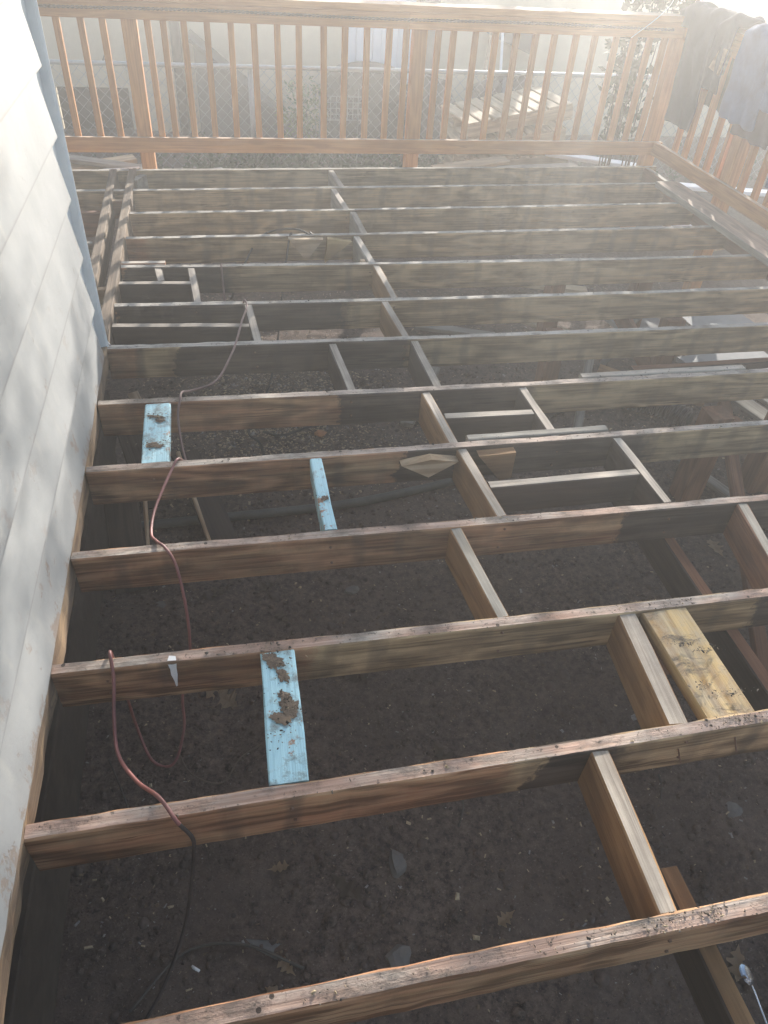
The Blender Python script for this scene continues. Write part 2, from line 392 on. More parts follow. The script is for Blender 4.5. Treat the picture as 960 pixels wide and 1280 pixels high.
# ------------------------------------------------------------------ house on the left
house = thing('house', 'white lapped siding house wall with pale corner trim beside the deck frame', 'house', (0, 0, G))
HY0, HY1 = -3.2, 2.462
box('wall_core', (-3.0, HY0, G), (-.062, HY1-.02, 2.9), 'found', house, 0)
zb = .0; i = 0
while zb < 2.85:
    zt = min(zb+.207, 2.85)
    x_bot = -.004; x_top = -.034; n = 60; v, f = [], []
    yend = HY1-.100-.004*(i % 3)
    for s in range(n+1):
        y = HY0+(yend-HY0)*s/n
        wv = noise.noise(Vector((y*.8, i*7.1, 0)))*.0012
        low = zb+noise.noise(Vector((y*1.1, i*3.3, 5)))*.0015
        if i == 0: low += .004+noise.noise(Vector((y*9, 1, 5)))*.010+noise.noise(Vector((y*40, 1, 5)))*.006
        for (xx, zz) in ((x_bot+wv, low), (x_bot*.5+x_top*.5+wv*.6, low*.5+zt*.5), (x_top-.002, zt+.012), (x_top-.012, zt+.012), (x_bot-.012+wv, low)):
            v.append((xx, y, zz))
    for s in range(n):
        for j in range(5):
            k = (j+1) % 5; f.append((s*5+j, s*5+k, (s+1)*5+k, (s+1)*5+j))
    f.append((4, 3, 2, 1, 0)); f.append(tuple(n*5+j for j in range(5)))
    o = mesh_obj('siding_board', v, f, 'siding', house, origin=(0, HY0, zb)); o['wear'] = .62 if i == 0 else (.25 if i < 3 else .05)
    bm = bmesh.new(); bm.from_mesh(o.data); bmesh.ops.recalc_face_normals(bm, faces=bm.faces); bm.to_mesh(o.data); bm.free()
    zb += .2055; i += 1
# corner trim: a recessed channel with a raised bead on its outer edge
v, f = [], []
prof = [(-.060, HY1-.125), (-.030, HY1-.125), (-.030, HY1-.030), (-.004, HY1-.026), (.004, HY1-.014), (.002, HY1), (-.060, HY1+.002)]
zs = [.0+.1*j for j in range(30)]
for z in zs:
    for (x, y) in prof: v.append((x+noise.noise(Vector((z*3, 2, 1)))*.003, y+noise.noise(Vector((z*2, 7, 1)))*.003, z))
n = len(prof)
for s in range(len(zs)-1):
    for j in range(n): k = (j+1) % n; f.append((s*n+j, s*n+k, (s+1)*n+k, (s+1)*n+j))
f.append(tuple(reversed(range(n))))
mesh_obj('corner_trim', v, f, 'trim', house)
board('ledger', (-.026, -1.6, .006), (-.026, 2.47, .006), .040, .085, 'ledger', 'ledger', house, jit=.007, seg=.05)
board('sill_strip', (-.050, -1.6, -.21), (-.050, 2.46, -.21), .03, .22, 'found', None, house)
for y in (2.474,):
    tube('dangling_thread', [(-.01, y, .03), (.012, y-.01, -.01), (.0, y+.012, -.05), (.018, y, -.09), (.004, y-.01, -.15)], .0025, 'paper', house, 5)

# ------------------------------------------------------------------ deck frame
deck = thing('unfinished_deck', 'open wooden deck frame of parallel joists with short blocking and no boards', 'deck frame', (0, 0, G))
T = .038; D = .140
#  k: (y_left, y_mid, y_right) of the far top edge, x_left, x_right, red_end, stain_a, stain_b, pink
JO = {
 1: (.005, .001, .003, .0, 3.62, 9.0, 9, 9, .9),
 2: (.401, .403, .409, -.002, 3.62, 1.05, 1.12, 1.32, 1.0),
 3: (.822, .801, .810, -.002, 3.62, .62, 1.98, 3.2, .95),
 4: (1.230, 1.218, 1.213, -.002, 3.62, 1.76, 1.72, 3.1, .85),
 5: (1.635, 1.618, 1.645, -.002, 3.62, 1.10, 1.06, 2.02, .55),
 6: (2.044, 2.003, 2.029, -.002, 3.62, .93, .89, 1.67, .45),
 7: (2.462, 2.431, 2.428, -.004, 3.62, .12, .26, 1.27, .15),
 8: (2.865, 2.823, 2.832, -.004, 3.62, .0, .0, 1.04, .05),
 9: (3.290, 3.250, 3.247, -.004, 3.62, .0, .0, .52, .05),
 10: (3.657, 3.652, 3.690, -.004, 3.60, .1, 9, 9, .0),
 11: (4.032, 4.042, 4.109, -.004, 3.60, .0, 9, 9, .0),
 12: (4.435, 4.459, 4.522, -.85, 3.60, .0, 9, 9, .0),
 13: (4.830, 4.850, 4.911, -.85, 3.72, .0, 9, 9, .0)}
def jy(k, x):
    a, b, c = JO[k][:3]; xm = {1: 1.2}.get(k, 1.3); xr = {1: 2.6, 2: 1.75, 3: 2.0, 4: 2.28, 5: 2.56, 6: 2.8, 7: 3.07}.get(k, 3.4)
    return (a+(c-a)*x/xr)-T/2
for k, (a, b, c, x0, x1, rd, sa, sb, pk) in JO.items():
    xr = {1: 2.6, 2: 1.75, 3: 2.0, 4: 2.28, 5: 2.56, 6: 2.8, 7: 3.07}.get(k, 3.4)
    bow = b-(a+(c-a)*.9/xr*1.0) if k not in (1, 2) else 0
    board('joist', (x0, jy(k, x0), 0), (x1, jy(k, x1), 0), T, D, 'jside', 'jtop', deck, bow=bow*.7, jit=.0024, seg=.045, zoff=rnd.uniform(-.003, .003) if k < 12 else 0,
          props=dict(red_end=rd, stain_a=sa, stain_b=sb, pink=pk))
def jb(k, x):   # bowed centre line
    a, b, c, x0, x1 = JO[k][:5]; xr = {1: 2.6, 2: 1.75, 3: 2.0, 4: 2.28, 5: 2.56, 6: 2.8, 7: 3.07}.get(k, 3.4)
    bow = (b-(a+(c-a)*.9/xr))*.7 if k not in (1, 2) else 0
    t = (x-x0)/(x1-x0); return jy(k, x)+bow*4*t*(1-t)
def blocking(k, x0, x1=None, side='block', top='blocktop', wd=T, ht=D, name='blocking', dz=-.004, label=None, y0=None, y1=None):
    """block between joist k (far) and joist k-1 (near)"""
    x1 = x0 if x1 is None else x1
    ya = jb(k, x0)-T/2-.001 if y0 is None else y0; yb = jb(k-1, x1)+T/2+.001 if y1 is None else y1
    return board(name, (x0, ya, dz), (x1, yb, dz), wd, ht, side, top, deck, jit=.002, label=label)
# staggered row of blocks through the middle of the frame
blocking(13, 1.262, 1.285, 'grey'); blocking(12, 1.225, 1.250, 'grey'); blocking(11, 1.283, 1.290, 'grey'); blocking(10, 1.238, 1.262, 'grey')
blocking(9, 1.275, 1.292); blocking(8, 1.236, 1.262); blocking(7, 1.290, 1.300, 'darkblock'); blocking(6, 1.241, 1.262)
blocking(5, 1.280, 1.312); blocking(4, 1.145, 1.180, 'block', 'grey'); blocking(2, 1.279, 1.270, 'block', 'blocktop', .044)
blocking(3, 1.538, 1.508, 'block', 'blocktop', .056)
blocking(3, 1.652, 1.655, 'yellow', 'yellowtop', .140, T, 'flat_block', label='yellow plank laid flat between two joists')
# small bays
blocking(9, .335, .365, 'darkblock'); blocking(9, .175, .195, 'darkblock', y1=3.098)
board('short_header', (.002, 3.085, -.004), (.340, 3.068, -.004), T, D, 'darkblock', 'blocktop', deck)
board('short_header', (.002, 2.652, -.004), (.586, 2.606, -.004), T, D, 'darkblock', 'blocktop', deck)
blocking(8, .592, .615, 'darkblock'); blocking(7, .928, .952, 'darkblock')
board('short_header', (1.275, 1.803, -.004), (1.628, 1.795, -.004), T, .12, 'darkblock', 'blocktop', deck)
blocking(6, 1.645, 1.655, 'darkblock')
board('short_header', (1.320, 1.380, -.006), (1.872, 1.387, -.006), T, .12, 'darkblock', 'blocktop', deck)
blocking(5, 1.886, 1.900, 'darkblock', 'blocktop'); blocking(4, 2.155, 2.085, 'post', 'grey')
# pale blue painted blocks
blocking(3, .553, .547, 'blue', 'blue', .089, .034, 'painted_block', 0, 'pale blue painted block laid flat, largest of the three')
blocking(5, .753, .755, 'blue', 'blue', .040, .089, 'painted_block', 0, 'narrow pale blue block set on edge')
blocking(6, .214, .215, 'blue', 'blue', .092, .034, 'painted_block', 0, 'pale blue painted block with two clumps of dirt beside the house')
# scabs nailed along joists
board('joist_scab', (1.32, jb(5, 1.32)+T+.004, .002), (1.87, jb(5, 1.87)+T+.004, .003), .034, .11, 'grey', 'grey', deck)
board('joist_scab', (1.925, jb(6, 1.925)+T+.003, .002), (2.69, jb(6, 2.69)+T+.003, .002), T, D, 'grey', 'blocktop', deck)
board('joist_scab', (.0, jb(9, .0)+T+.003, .004), (.21, jb(9, .21)+T+.003, .004), T, D, 'post', 'blocktop', deck)
# trimmers along the house side and beyond the house corner
board('trimmer', (-.032, 4.79, .012), (-.028, 2.49, .010), .046, D, 'trimwood', 'trimwood', deck)
board('trimmer', (-.150, 4.79, .010), (-.118, 2.56, .010), .046, D, 'trimwood', 'trimwood', deck)
for (y, c) in ((4.08, 'post'), (3.62, 'grey'), (3.46, 'post'), (3.28, 'grey')):
    board('side_block', (-.85, y+.02, -.01), (-.172, y, -.012), T, D, c, c if c == 'post' else 'grey', deck)
for (y, c) in ((4.27, 'post'), (3.05, 'fresh'), (2.86, 'grey')):
    board('side_block', (-.128, y, -.015), (-.053, y+.01, -.015), T, .1, c, 'fresh', deck)
board('side_block', (-.006, 4.66, .004), (.034, 4.64, .004), .12, .09, 'grey', 'grey', deck)
# rim plank lying flat over the joist ends, and rim joist below it
board('rim_plank', (3.553, 4.42, .040), (3.560, 1.0, .040), .168, T, 'grey', 'rimtop', deck, jit=.003)
board('rim_joist', (3.642, 4.90, -.004), (3.642, -.6, -.004), T, D, 'post', 'grey', deck)
# girders and posts below
board('girder', (1.945, 1.62, -.150), (1.925, .15, -.150), .045, .14, 'darkblock', 'post', deck)
board('girder', (1.39, .14, -.152), (1.405, -.9, -.152), .050, .12, 'darkblock', 'block', deck)
board('girder', (3.35, 2.35, -.16), (2.35, 2.33, -.16), .045, .14, 'darkblock', 'post', deck)
board('leaning_brace', (2.66, 2.02, -.16), (2.20, .72, -.52), .048, .038, 'post', 'post', deck)
for (x, y, s, zt) in ((2.545, 1.90, .105, -.142), (2.93, 1.93, .115, -.142), (2.40, 3.42, .095, -.142), (2.98, 3.46, .10, -.142), (2.80, 2.78, .095, -.142), (1.93, .98, .088, -.29), (2.1, 2.68, .09, -.142), (.62, 4.72, .09, -.142)):
    board('post', (x, y, zt), (x+.006, y+.004, G-.06), s, s, 'post', None, deck, upv=(0, -1, 0), centre=True, seg=.2)
board('diagonal_brace', (2.30, 2.66, -.16), (2.12, 2.25, -.55), .04, .09, 'grey', None, deck)
board('diagonal_brace', (2.64, 3.05, -.18), (2.86, 2.62, -.56), .04, .09, 'post', None, deck)
# cut wedges nailed to joist faces
def wedge(pts, k, off, label, d=.036, mat='fresh'):
    prism('wedge_offcut', pts, (0, d, 0), mat, deck)['label'] = label
y5 = jb(5, 1.15)-T/2-.040
wedge([(1.052, y5, -.030), (1.155, y5-.02, .004), (1.262, y5, -.030), (1.150, y5-.02, -.075)], 5, 0, 'diamond shaped offcut fixed to a joist face')
y5 = jb(5, 1.40)-T/2-.040
wedge([(1.335, y5, -.012), (1.475, y5, -.008), (1.475, y5, -.125), (1.430, y5, -.130)], 5, 0, 'triangular offcut right of the diamond one', mat='block')
y10 = jb(10, .9)-T/2-.040
wedge([(.855, y10, .002), (1.045, y10, -.004), (.965, y10, -.105), (.935, y10, -.105)], 10, 0, 'pale triangular offcut hanging point down')
wedge([(1.070, y10, -.002), (1.205, y10, -.020), (1.055, y10, -.135)], 10, 0, 'yellowish triangular offcut with upright edge', mat='yellow')
box('cleat', (1.205, 3.282, -.10), (1.232, 3.322, -.01), 'fresh', deck)
box('cleat', (.16, 2.10, -.17), (.20, 2.16, -.125), 'fresh', deck)
# nails standing out of a joist face
for (x, z, dx) in ((1.505, -.055, -.012), (1.66, -.045, -.018)):
    y = jb(2, x)-T/2; tube('nail', [(x, y+.005, z), (x+dx, y-.035, z-.004)], .0022, 'rust', deck, 6, sm=False)
# nail heads where the blocks are fixed through the joists
nm = bpy.data.meshes.new('nail_head'); bmn = bmesh.new(); bmesh.ops.create_cone(bmn, cap_ends=True, segments=8, radius1=.0048, radius2=.0034, depth=.004); bmn.to_mesh(nm); bmn.free(); nm.materials.append(M['rust'])
for (k, x) in ((12, 1.27), (11, 1.24), (10, 1.29), (9, 1.25), (8, 1.285), (7, 1.25), (6, 1.295), (5, 1.255), (4, 1.305), (3, 1.17), (1, 1.27), (2, 1.51), (2, .548), (3, .12), (4, .755), (5, .215), (8, .35), (7, .60), (6, .94), (5, 1.65), (4, 1.89), (3, 2.09)):
    for dz in (-.035, -.10):
        xx = x+rnd.uniform(-.008, .008); o = link('nail_head', nm, deck, Vector((xx, jb(k, xx)-T/2-.002, dz+rnd.uniform(-.012, .012)))-base(deck)); o.rotation_euler = (R(90), 0, 0)
# dried mud smeared on the flat blocks
def smear(cx, cy_, rx, ry, rot, zb_, seed, mat='mud', hmax=.0024):
    r = random.Random(seed); n = 44; v, f = [(cx, cy_, zb_+hmax)], []
    for ring, fr in enumerate((.35, .7, 1.0)):
        for q in range(n):
            t = q/n*2*math.pi; d = 1+.55*noise.noise(Vector((math.cos(t)*2.2, math.sin(t)*2.2, seed*3.7)))+.35*noise.noise(Vector((math.cos(t)*7, math.sin(t)*7, seed)))
            u, w_ = rx*fr*d*math.cos(t), ry*fr*d*math.sin(t); h = hmax*(1-fr)+noise.noise(Vector((u*150, w_*150, seed)))*.0010*(1 if ring < 2 else 0)
            v.append((cx+u*math.cos(rot)-w_*math.sin(rot), cy_+u*math.sin(rot)+w_*math.cos(rot), zb_+max(h, -.0005)))
    for q in range(n):
        q2 = (q+1) % n; f.append((0, 1+q, 1+q2))
        for ring in range(2): a = 1+ring*n; f.append((a+q, a+n+q, a+n+q2, a+q2))
    mesh_obj('mud_smear', v, f, mat, deck, True)
smear(.537, .745, .020, .034, .7, .0022, 1); smear(.560, .695, .012, .024, .3, .0022, 2); smear(.566, .600, .022, .030, .2, .0022, 3); smear(.545, .570, .026, .014, -.4, .0022, 4, 'ledger', .002); smear(.556, .635, .020, .010, -.5, .0022, 5)
smear(.214, 1.905, .034, .010, -.35, .0022, 6); smear(.226, 1.880, .020, .012, -.3, .0022, 7); smear(.218, 1.725, .032, .013, -.2, .0022, 8); smear(.205, 1.738, .020, .008, .2, .0022, 9); smear(.758, 1.372, .012, .012, 0, .0022, 10)
# paint splash on two joists
def splash(name, pts, label): 
    o = mesh_obj(name, pts, [tuple(range(len(pts)))], 'white', deck); o['label'] = label
yy = jb(3, .285)-T/2-.0035
splash('paint_splash', [(.277, yy, -.002), (.288, yy, -.004), (.298, yy, -.002), (.296, yy, -.022), (.2955, yy, -.046), (.2925, yy, -.070), (.290, yy, -.094), (.286, yy, -.097), (.284, yy, -.07), (.2795, yy, -.045), (.280, yy, -.022)], 'white paint run on the face of a joist')
splash('paint_splash', [(.276, yy+.008, .0032), (.298, yy+.006, .0032), (.296, yy+.020, .0032), (.280, yy+.024, .0032)], 'white paint run over a joist top')

# ------------------------------------------------------------------ railings
RY = 4.945
rail = thing('deck_railing', 'orange stained wooden railing along the far end of the deck', 'railing', (1.6, RY+.06, G))
board('bottom_rail', (-.75, RY+.019, .157), (3.755, RY+.019, .152), T, .090, 'rail', 'railtop', rail, jit=.003)
board('top_rail', (-.75, RY+.019, .892), (1.77, RY+.019, .892), T, .090, 'rail', 'rail', rail)
board('top_rail', (1.773, RY+.019, .892), (3.755, RY+.019, .892), T, .090, 'rail', 'rail', rail)
board('top_rail', (-.75, RY+.100, .890), (3.755, RY+.100, .890), T, .086, 'rail', 'rail', rail)
board('rail_cap', (-.75, RY+.063, .931), (1.70, RY+.063, .931), .150, T, 'rail', 'railtop', rail, jit=.002)
board('rail_cap', (1.703, RY+.063, .931), (3.80, RY+.063, .931), .150, T, 'rail', 'railtop', rail, jit=.002)
for x in (-.637, -.497, -.357, -.215, -.096, .165, .262, .380, .520, .661, .804, .943, 1.083, 1.236, 1.374, 1.507, 1.659, 1.773, 1.980, 2.090, 2.230, 2.372, 2.516, 2.654, 2.782, 2.936, 3.079, 3.223, 3.362, 3.480, 3.590):
    xx = x+rnd.uniform(-.006, .006)
    board('baluster', (xx, RY+.0585, .888), (xx+rnd.uniform(-.006, .006), RY+.0585, .075), .038, .038, 'rail', None, rail, upv=(0, -1, 0), centre=True, seg=.4)
for (x, xb) in ((.060, .058), (1.862, 1.868), (3.700, 3.705)):
    board('post', (x, RY+.085, .890), (xb, RY+.085, G-.1), .090, .090, 'rail', None, rail, upv=(0, -1, 0), centre=True, seg=.25)
RX = 3.70
rail2 = thing('deck_railing', 'wooden railing along the right side of the deck with clothes hung over it', 'railing', (RX, 3.0, G))
board('bottom_rail', (RX, RY-.004, .156), (RX, .6, .150), T, .090, 'rail', 'railtop', rail2, jit=.003)
board('top_rail', (RX, RY-.004, .890), (RX, .6, .885), T, .090, 'rail', 'rail', rail2)
board('rail_cap', (RX+.05, RY-.014, .930), (RX+.05, .6, .924), .150, T, 'rail', 'railtop', rail2)
yb = [4.737, 4.593, 4.440, 4.300, 4.160, 4.024, 3.881, 3.722, 3.592, 3.44, 3.30, 3.16, 3.02, 2.88, 2.74, 2.6]
for y in yb:
    board('baluster', (RX+.0395, y, .885), (RX+.0395, y+rnd.uniform(-.008, .008), .075), .038, .038, 'rail', None, rail2, upv=(-1, 0, 0), centre=True, seg=.4)
board('post', (RX+.065, 4.06, .888), (RX+.065, 4.06, G-.1), .090, .090, 'rail', None, rail2, upv=(0, -1, 0), centre=True, seg=.25)
board('post', (RX+.065, 2.2, .888), (RX+.065, 2.2, G-.1), .090, .090, 'rail', None, rail2, upv=(0, -1, 0), centre=True, seg=.25)
prism('angled_bracket', [(RX-.06, 4.40, .84), (RX-.06, 4.32, .84), (RX-.06, 4.34, .70), (RX-.06, 4.47, .72)], (.038, 0, 0), 'fresh', rail2)
# twisted cord stapled along the top rail
v, f = [], []
for ph in (0, math.pi):
    pts = []; n = 1300
    for q in range(n+1):
        t = q/n; x = -.5+t*4.1; a = ph+t*4.1/.050*2*math.pi
        pts.append((x, RY-.008-.0034*math.cos(a), .858+.0044*math.sin(a)+.004*math.sin(x*3)))
    tube_into(v, f, pts, .0048, 4)
tag(mesh_obj('twisted_cord', v, f, 'rope', smooth_=True), 'thin twisted cord running along the front of the top rail', 'cord')
# ------------------------------------------------------------------ clothes on the right railing
def garment(name, label, mat, strips, xin=RX-.034, seed=0, bunch=None):
    """strips: (y0, y1, hem_front, hem_back); each is a length of cloth laid over the rail cap"""
    vs_, fs = [], []
    for (y0, y1, hf, hb, lean) in strips:
        nu = 18; prof = []
        top = .948
        for q in range(16): prof.append((0, hf+(top-hf)*q/15))
        for q in range(1, 8): prof.append((q/8, top+.012*math.sin(q/8*math.pi)))
        for q in range(12): prof.append((1, top-(top-hb)*q/11))
        base_i = len(vs_)
        for a in range(nu+1):
            u = a/nu
            for (s, z) in prof:
                drop = max(0, top-z)
                y = y0+(y1-y0)*u + lean*drop
                x = xin + s*(RX+.05+.085-xin)
                fold = math.sin(u*9+seed+drop*2.5)*.012*min(1, drop*5+.25)+noise.noise(Vector((y*9, z*6, seed)))*.020
                x += -(abs(fold)+.004) if s < .5 else abs(fold)+.004
                zz = z + noise.noise(Vector((y*11, s*3, seed+3)))*(.022 if drop < .05 else .008)
                if drop < .08: zz += abs(noise.noise(Vector((y*7, s*2.2, seed+9))))*.055*(1-drop/.08)+.004
                if bunch and drop < .05: zz += bunch*max(0, math.sin(u*math.pi))*math.sin(min(1, s+.25)*math.pi*.8)
                if z == prof[0][1] : zz += noise.noise(Vector((y*14, 0, seed)))*.02
                vs_.append((x, y, zz))
        np_ = len(prof)
        for a in range(nu):
            for b in range(np_-1): fs.append((base_i+a*np_+b, base_i+(a+1)*np_+b, base_i+(a+1)*np_+b+1, base_i+a*np_+b+1))
    o = mesh_obj(name, vs_, fs, mat, smooth_=True, origin=(xin, strips[0][0], .5))
    md = o.modifiers.new('thick', 'SOLIDIFY'); md.thickness = .008
    sd = o.modifiers.new('sub', 'SUBSURF'); sd.levels = 1; sd.render_levels = 1
    return tag(o, label, 'clothes', 'clothes hung over the right railing')
garment('draped_trousers', 'dark trousers hung over the railing corner with one long leg', 'navy', [(4.50, 4.86, .33, .45, -.03), (4.30, 4.52, .60, .5, .0), (4.80, 5.02, .87, .84, .0)], seed=1, bunch=.035)
garment('draped_jacket', 'blue denim garment hung over the right railing, second from the corner', 'denim', [(3.82, 4.20, .50, .5, -.02), (3.58, 3.90, .62, .4, 0)], seed=5, xin=RX-.050, bunch=.03)
garment('draped_skirt', 'dark plum garment hung behind the blue denim one', 'plum', [(3.66, 4.06, .44, .4, 0)], seed=9, xin=RX-.028)
garment('draped_shirt', 'blue cloth hanging low at the right edge of the photo', 'denim', [(3.28, 3.55, .27, .4, 0)], seed=13, xin=RX-.032)
tube('white_string', [(3.30, RY-.008, .80), (3.42, RY-.03, .90), (3.50, RY, .955), (3.56, RY+.03, 1.02), (3.54, RY+.05, 1.15)], .0025, 'paper', None, 5)
tag(bpy.data.objects['white_string'], 'thin white string tied over the far railing near the corner', 'string')

# ------------------------------------------------------------------ cord, cables and hose
cord_pts = [(.483, 3.246, .012), (.485, 3.17, -.10), (.50, 3.0, -.30), (.56, 2.89, -.12), (.574, 2.815, .012), (.585, 2.77, .006), (.556, 2.60, .022), (.530, 2.47, .012), (.500, 2.37, -.010), (.430, 2.19, -.030),
            (.335, 2.11, -.02), (.302, 2.05, .010), (.296, 1.995, .012), (.284, 1.95, -.03), (.290, 1.86, -.09), (.305, 1.76, -.10), (.305, 1.67, -.03), (.292, 1.625, .012), (.270, 1.575, .002), (.222, 1.42, -.022), (.214, 1.30, -.020), (.235, 1.235, .004), (.262, 1.195, .010), (.290, 1.15, -.03),
            (.305, 1.08, -.16), (.300, 1.01, -.28), (.262, .98, -.42), (.255, .93, -.52), (.215, .86, G+.02), (.150, .88, G+.02), (.110, .96, -.52), (.115, .93, -.28), (.128, .86, -.06), (.136, .825, .014), (.141, .795, .012), (.142, .765, -.03),
            (.136, .70, -.095), (.152, .60, -.10), (.205, .50, -.06), (.262, .418, .008), (.285, .385, .012), (.306, .352, .004), (.330, .345, -.06), (.322, .36, -.16), (.305, .33, -.26), (.27, .28, -.40), (.20, .20, -.53), (.10, .10, G+.012), (.02, -.02, G+.012), (-.02, -.12, G+.01)]
cv, cf = [], []; cp = smooth(cord_pts, 7); tube_into(cv, cf, cp, .0046, 8)
cmi = [1 if (q//8 > (len(cord_pts)-9)*7) else 2 if q//8 < 17*7 else 0 for q in range(len(cf))]
tag(mesh_obj('extension_cord', cv, cf, None, smooth_=True, mats=['cord', 'shadedcord', 'dustycord'], mi=cmi), 'thin red extension cord weaving over and under the joists beside the house', 'cord')
tag(tube('black_cable', [(.88, 3.64, .012), (.86, 3.62, -.02), (.80, 3.5, -.3), (.74, 3.25, -.5), (.66, 2.98, G+.02), (.55, 2.66, G+.015), (.60, 2.52, G+.02), (.62, 2.2, G+.02)], .006, 'blackcable', None, 6), 'black cable dropping over a far joist beside the pale triangular offcut', 'cable')
tag(tube('black_cable', [(.98, 3.655, .01), (1.0, 3.63, -.01), (.90, 3.675, .022), (.72, 3.70, -.02), (.60, 3.52, -.12), (.52, 3.42, -.26)], .006, 'blackcable', None, 6), 'dark cable looping over the face of a far joist', 'cable')
tag(tube('black_cable', [(.62, 2.62, G+.03), (.70, 2.55, G+.05), (.84, 2.62, G+.04), (.92, 2.72, G+.02), (.90, 2.86, G+.015)], .006, 'blackcable', None, 6), 'curled black cable lying on the wood chips below the frame', 'cable')
tag(tube('garden_hose', [(-.02, 1.98, G+.035), (.3, 1.99, G+.035), (.9, 2.01, G+.035), (1.25, 2.06, G+.04), (1.52, 2.12, G+.045), (1.72, 2.2, G+.04)], .019, 'hose', None, 8), 'grey hose lying across the soil below the narrow blue block', 'hose')
tag(tube('hose_loop', [(2.62, 3.05, G+.03), (2.78, 3.20, G+.12), (2.98, 3.34, G+.22), (3.18, 3.28, G+.20), (3.30, 3.10, G+.05)], .022, 'hose', None, 8), 'grey hose arching up off the soil near the right rim', 'hose')
v, f = [], []
pp = smooth([(1.98, 2.52, G+.05), (2.15, 2.66, G+.05), (2.45, 2.72, G+.06), (2.72, 2.62, G+.055), (2.86, 2.44, G+.05)], 40)
tube_into(v, f, pp, lambda i: .062 if i % 4 < 2 else .050, 12)
tag(mesh_obj('drain_pipe', v, f, 'pipe', smooth_=False), 'black corrugated drain pipe lying on the soil under the right half', 'drain pipe')

# ------------------------------------------------------------------ debris on the soil
def plank(name, p0, p1, wd, ht, mat, label, cat='plank', group=None, upv=(0, 0, 1)):
    return tag(board(name, p0, p1, wd, ht, mat, None, None, upv=upv), label, cat, group)
gs = 'scrap boards under the frame'
plank('scrap_board', (.05, 2.55, -.28), (.22, 2.15, -.58), .05, .02, 'fresh', 'narrow splintered board leaning beside the dirt covered blue block', group=gs)
plank('scrap_board', (.00, 2.50, -.30), (.12, 2.12, -.60), .12, .02, 'darkblock', 'dark broken board leaning against the house under the blue block', group=gs)
plank('scrap_board', (.26, 2.26, -.42), (.43, 1.76, -.60), .12, .02, 'darkblock', 'dark board sloping down to the soil beside the red cord', group=gs)
plank('scrap_board', (.235, 2.24, -.40), (.36, 1.78, -.585), .016, .02, 'fresh', 'thin pale batten lying on the edge of the dark sloping board', group=gs)
plank('scrap_board', (.02, 1.98, -.26), (.05, 1.62, -.60), .13, .02, 'darkblock', 'dark upright scrap board next to the house wall', group=gs)
plank('scrap_board', (.115, 2.0, -.28), (.115, 1.66, -.56), .012, .03, 'fresh', 'thin pale stick standing by the house wall', 'stick', gs)
plank('scrap_board', (3.18, 2.55, -.50), (3.42, 1.85, -.55), .11, .025, 'grey', 'grey scrap board on the soil beside the right posts', group=gs)
plank('scrap_board', (3.32, 2.60, -.49), (3.56, 1.90, -.54), .11, .025, 'grey', 'grey scrap board nearest the right rim', group=gs)
plank('scrap_board', (1.60, 3.05, -.52), (1.35, 2.62, -.59), .07, .03, 'grey', 'short grey board lying on the soil in the middle of the frame', group=gs)
plank('scrap_board', (3.20, 3.80, -.45), (3.36, 3.10, -.55), .09, .03, 'block', 'brown scrap board between two pale slabs', group=gs)
for q, (p0, p1, wd, mt, lb) in enumerate([
  ((2.30, 3.55, -.50), (2.72, 3.30, -.56), .09, 'pallet', 'tan scrap board on the soil left of the pale slabs'),
  ((2.55, 2.95, -.52), (3.05, 2.62, -.57), .08, 'block', 'brown scrap board beside the drain pipe end'),
  ((1.62, 3.62, -.55), (2.10, 3.48, -.57), .07, 'grey', 'weathered board lying deep under the middle of the far bays'),
  ((3.02, 2.35, -.50), (3.16, 1.72, -.57), .10, 'post', 'reddish scrap board leaning by the right posts'),
  ((2.25, 4.25, -.54), (2.95, 4.05, -.56), .09, 'pallet', 'pale board lying under the farthest right bays'),
  ((2.62, 2.12, -.55), (2.86, 1.55, -.58), .06, 'grey', 'narrow grey stick of wood between the two right posts')]):
    plank('scrap_board', p0, p1, wd, .025, mt, lb, group=gs)
def slab(name, pts, d, mat, label, cat): tag(prism(name, pts, d, mat), label, cat)
slab('pale_slab', [(2.86, 3.66, -.56), (3.16, 3.72, -.54), (3.26, 3.18, -.56), (2.98, 3.12, -.58)], (0, 0, .03), 'slab', 'pale grey slab on the soil, left of the two', 'slab')
slab('pale_slab', [(3.34, 3.72, -.55), (3.78, 3.74, -.55), (3.88, 3.16, -.56), (3.44, 3.14, -.57)], (0, 0, .03), 'slab', 'pale grey slab on the soil by the rim, right of the two', 'slab')
slab('pale_slab', [(3.10, 3.05, -.57), (3.66, 3.08, -.55), (3.70, 2.66, -.56), (3.22, 2.64, -.58)], (0, 0, .03), 'slab', 'pale grey slab on the soil nearest the stacked scrap boards', 'slab')
def rock(name, c, s, mat, label, cat='stone', seed=0, flat=.6):
    bm = bmesh.new(); bmesh.ops.create_icosphere(bm, subdivisions=2, radius=1)
    for q in bm.verts:
        d = 1+noise.noise(q.co*1.3+Vector((seed*9.1, 0, 0)))*.55
        q.co = Vector((q.co.x*s[0]*d, q.co.y*s[1]*d, q.co.z*s[2]*d))
    me = bpy.data.meshes.new(name); bm.to_mesh(me); bm.free(); me.materials.append(M[mat])
    return tag(link(name, me, None, c), label, cat)
rock('stone', (.845, .447, G+.006), (.026, .038, .018), 'stone', 'upright grey stone on bare soil between the two nearest joists', seed=1)
rock('stone', (.80, .205, G+.008), (.036, .03, .016), 'stone', 'flat brownish stone just beyond the nearest joist', seed=2)
rock('stone', (.16, 1.53, G+.012), (.034, .026, .018), 'stone', 'round grey stone on the soil near the house', seed=3)
rock('stone', (1.92, .43, G+.002), (.030, .027, .008), 'stone', 'flat round stone on the soil at the right edge', seed=4)
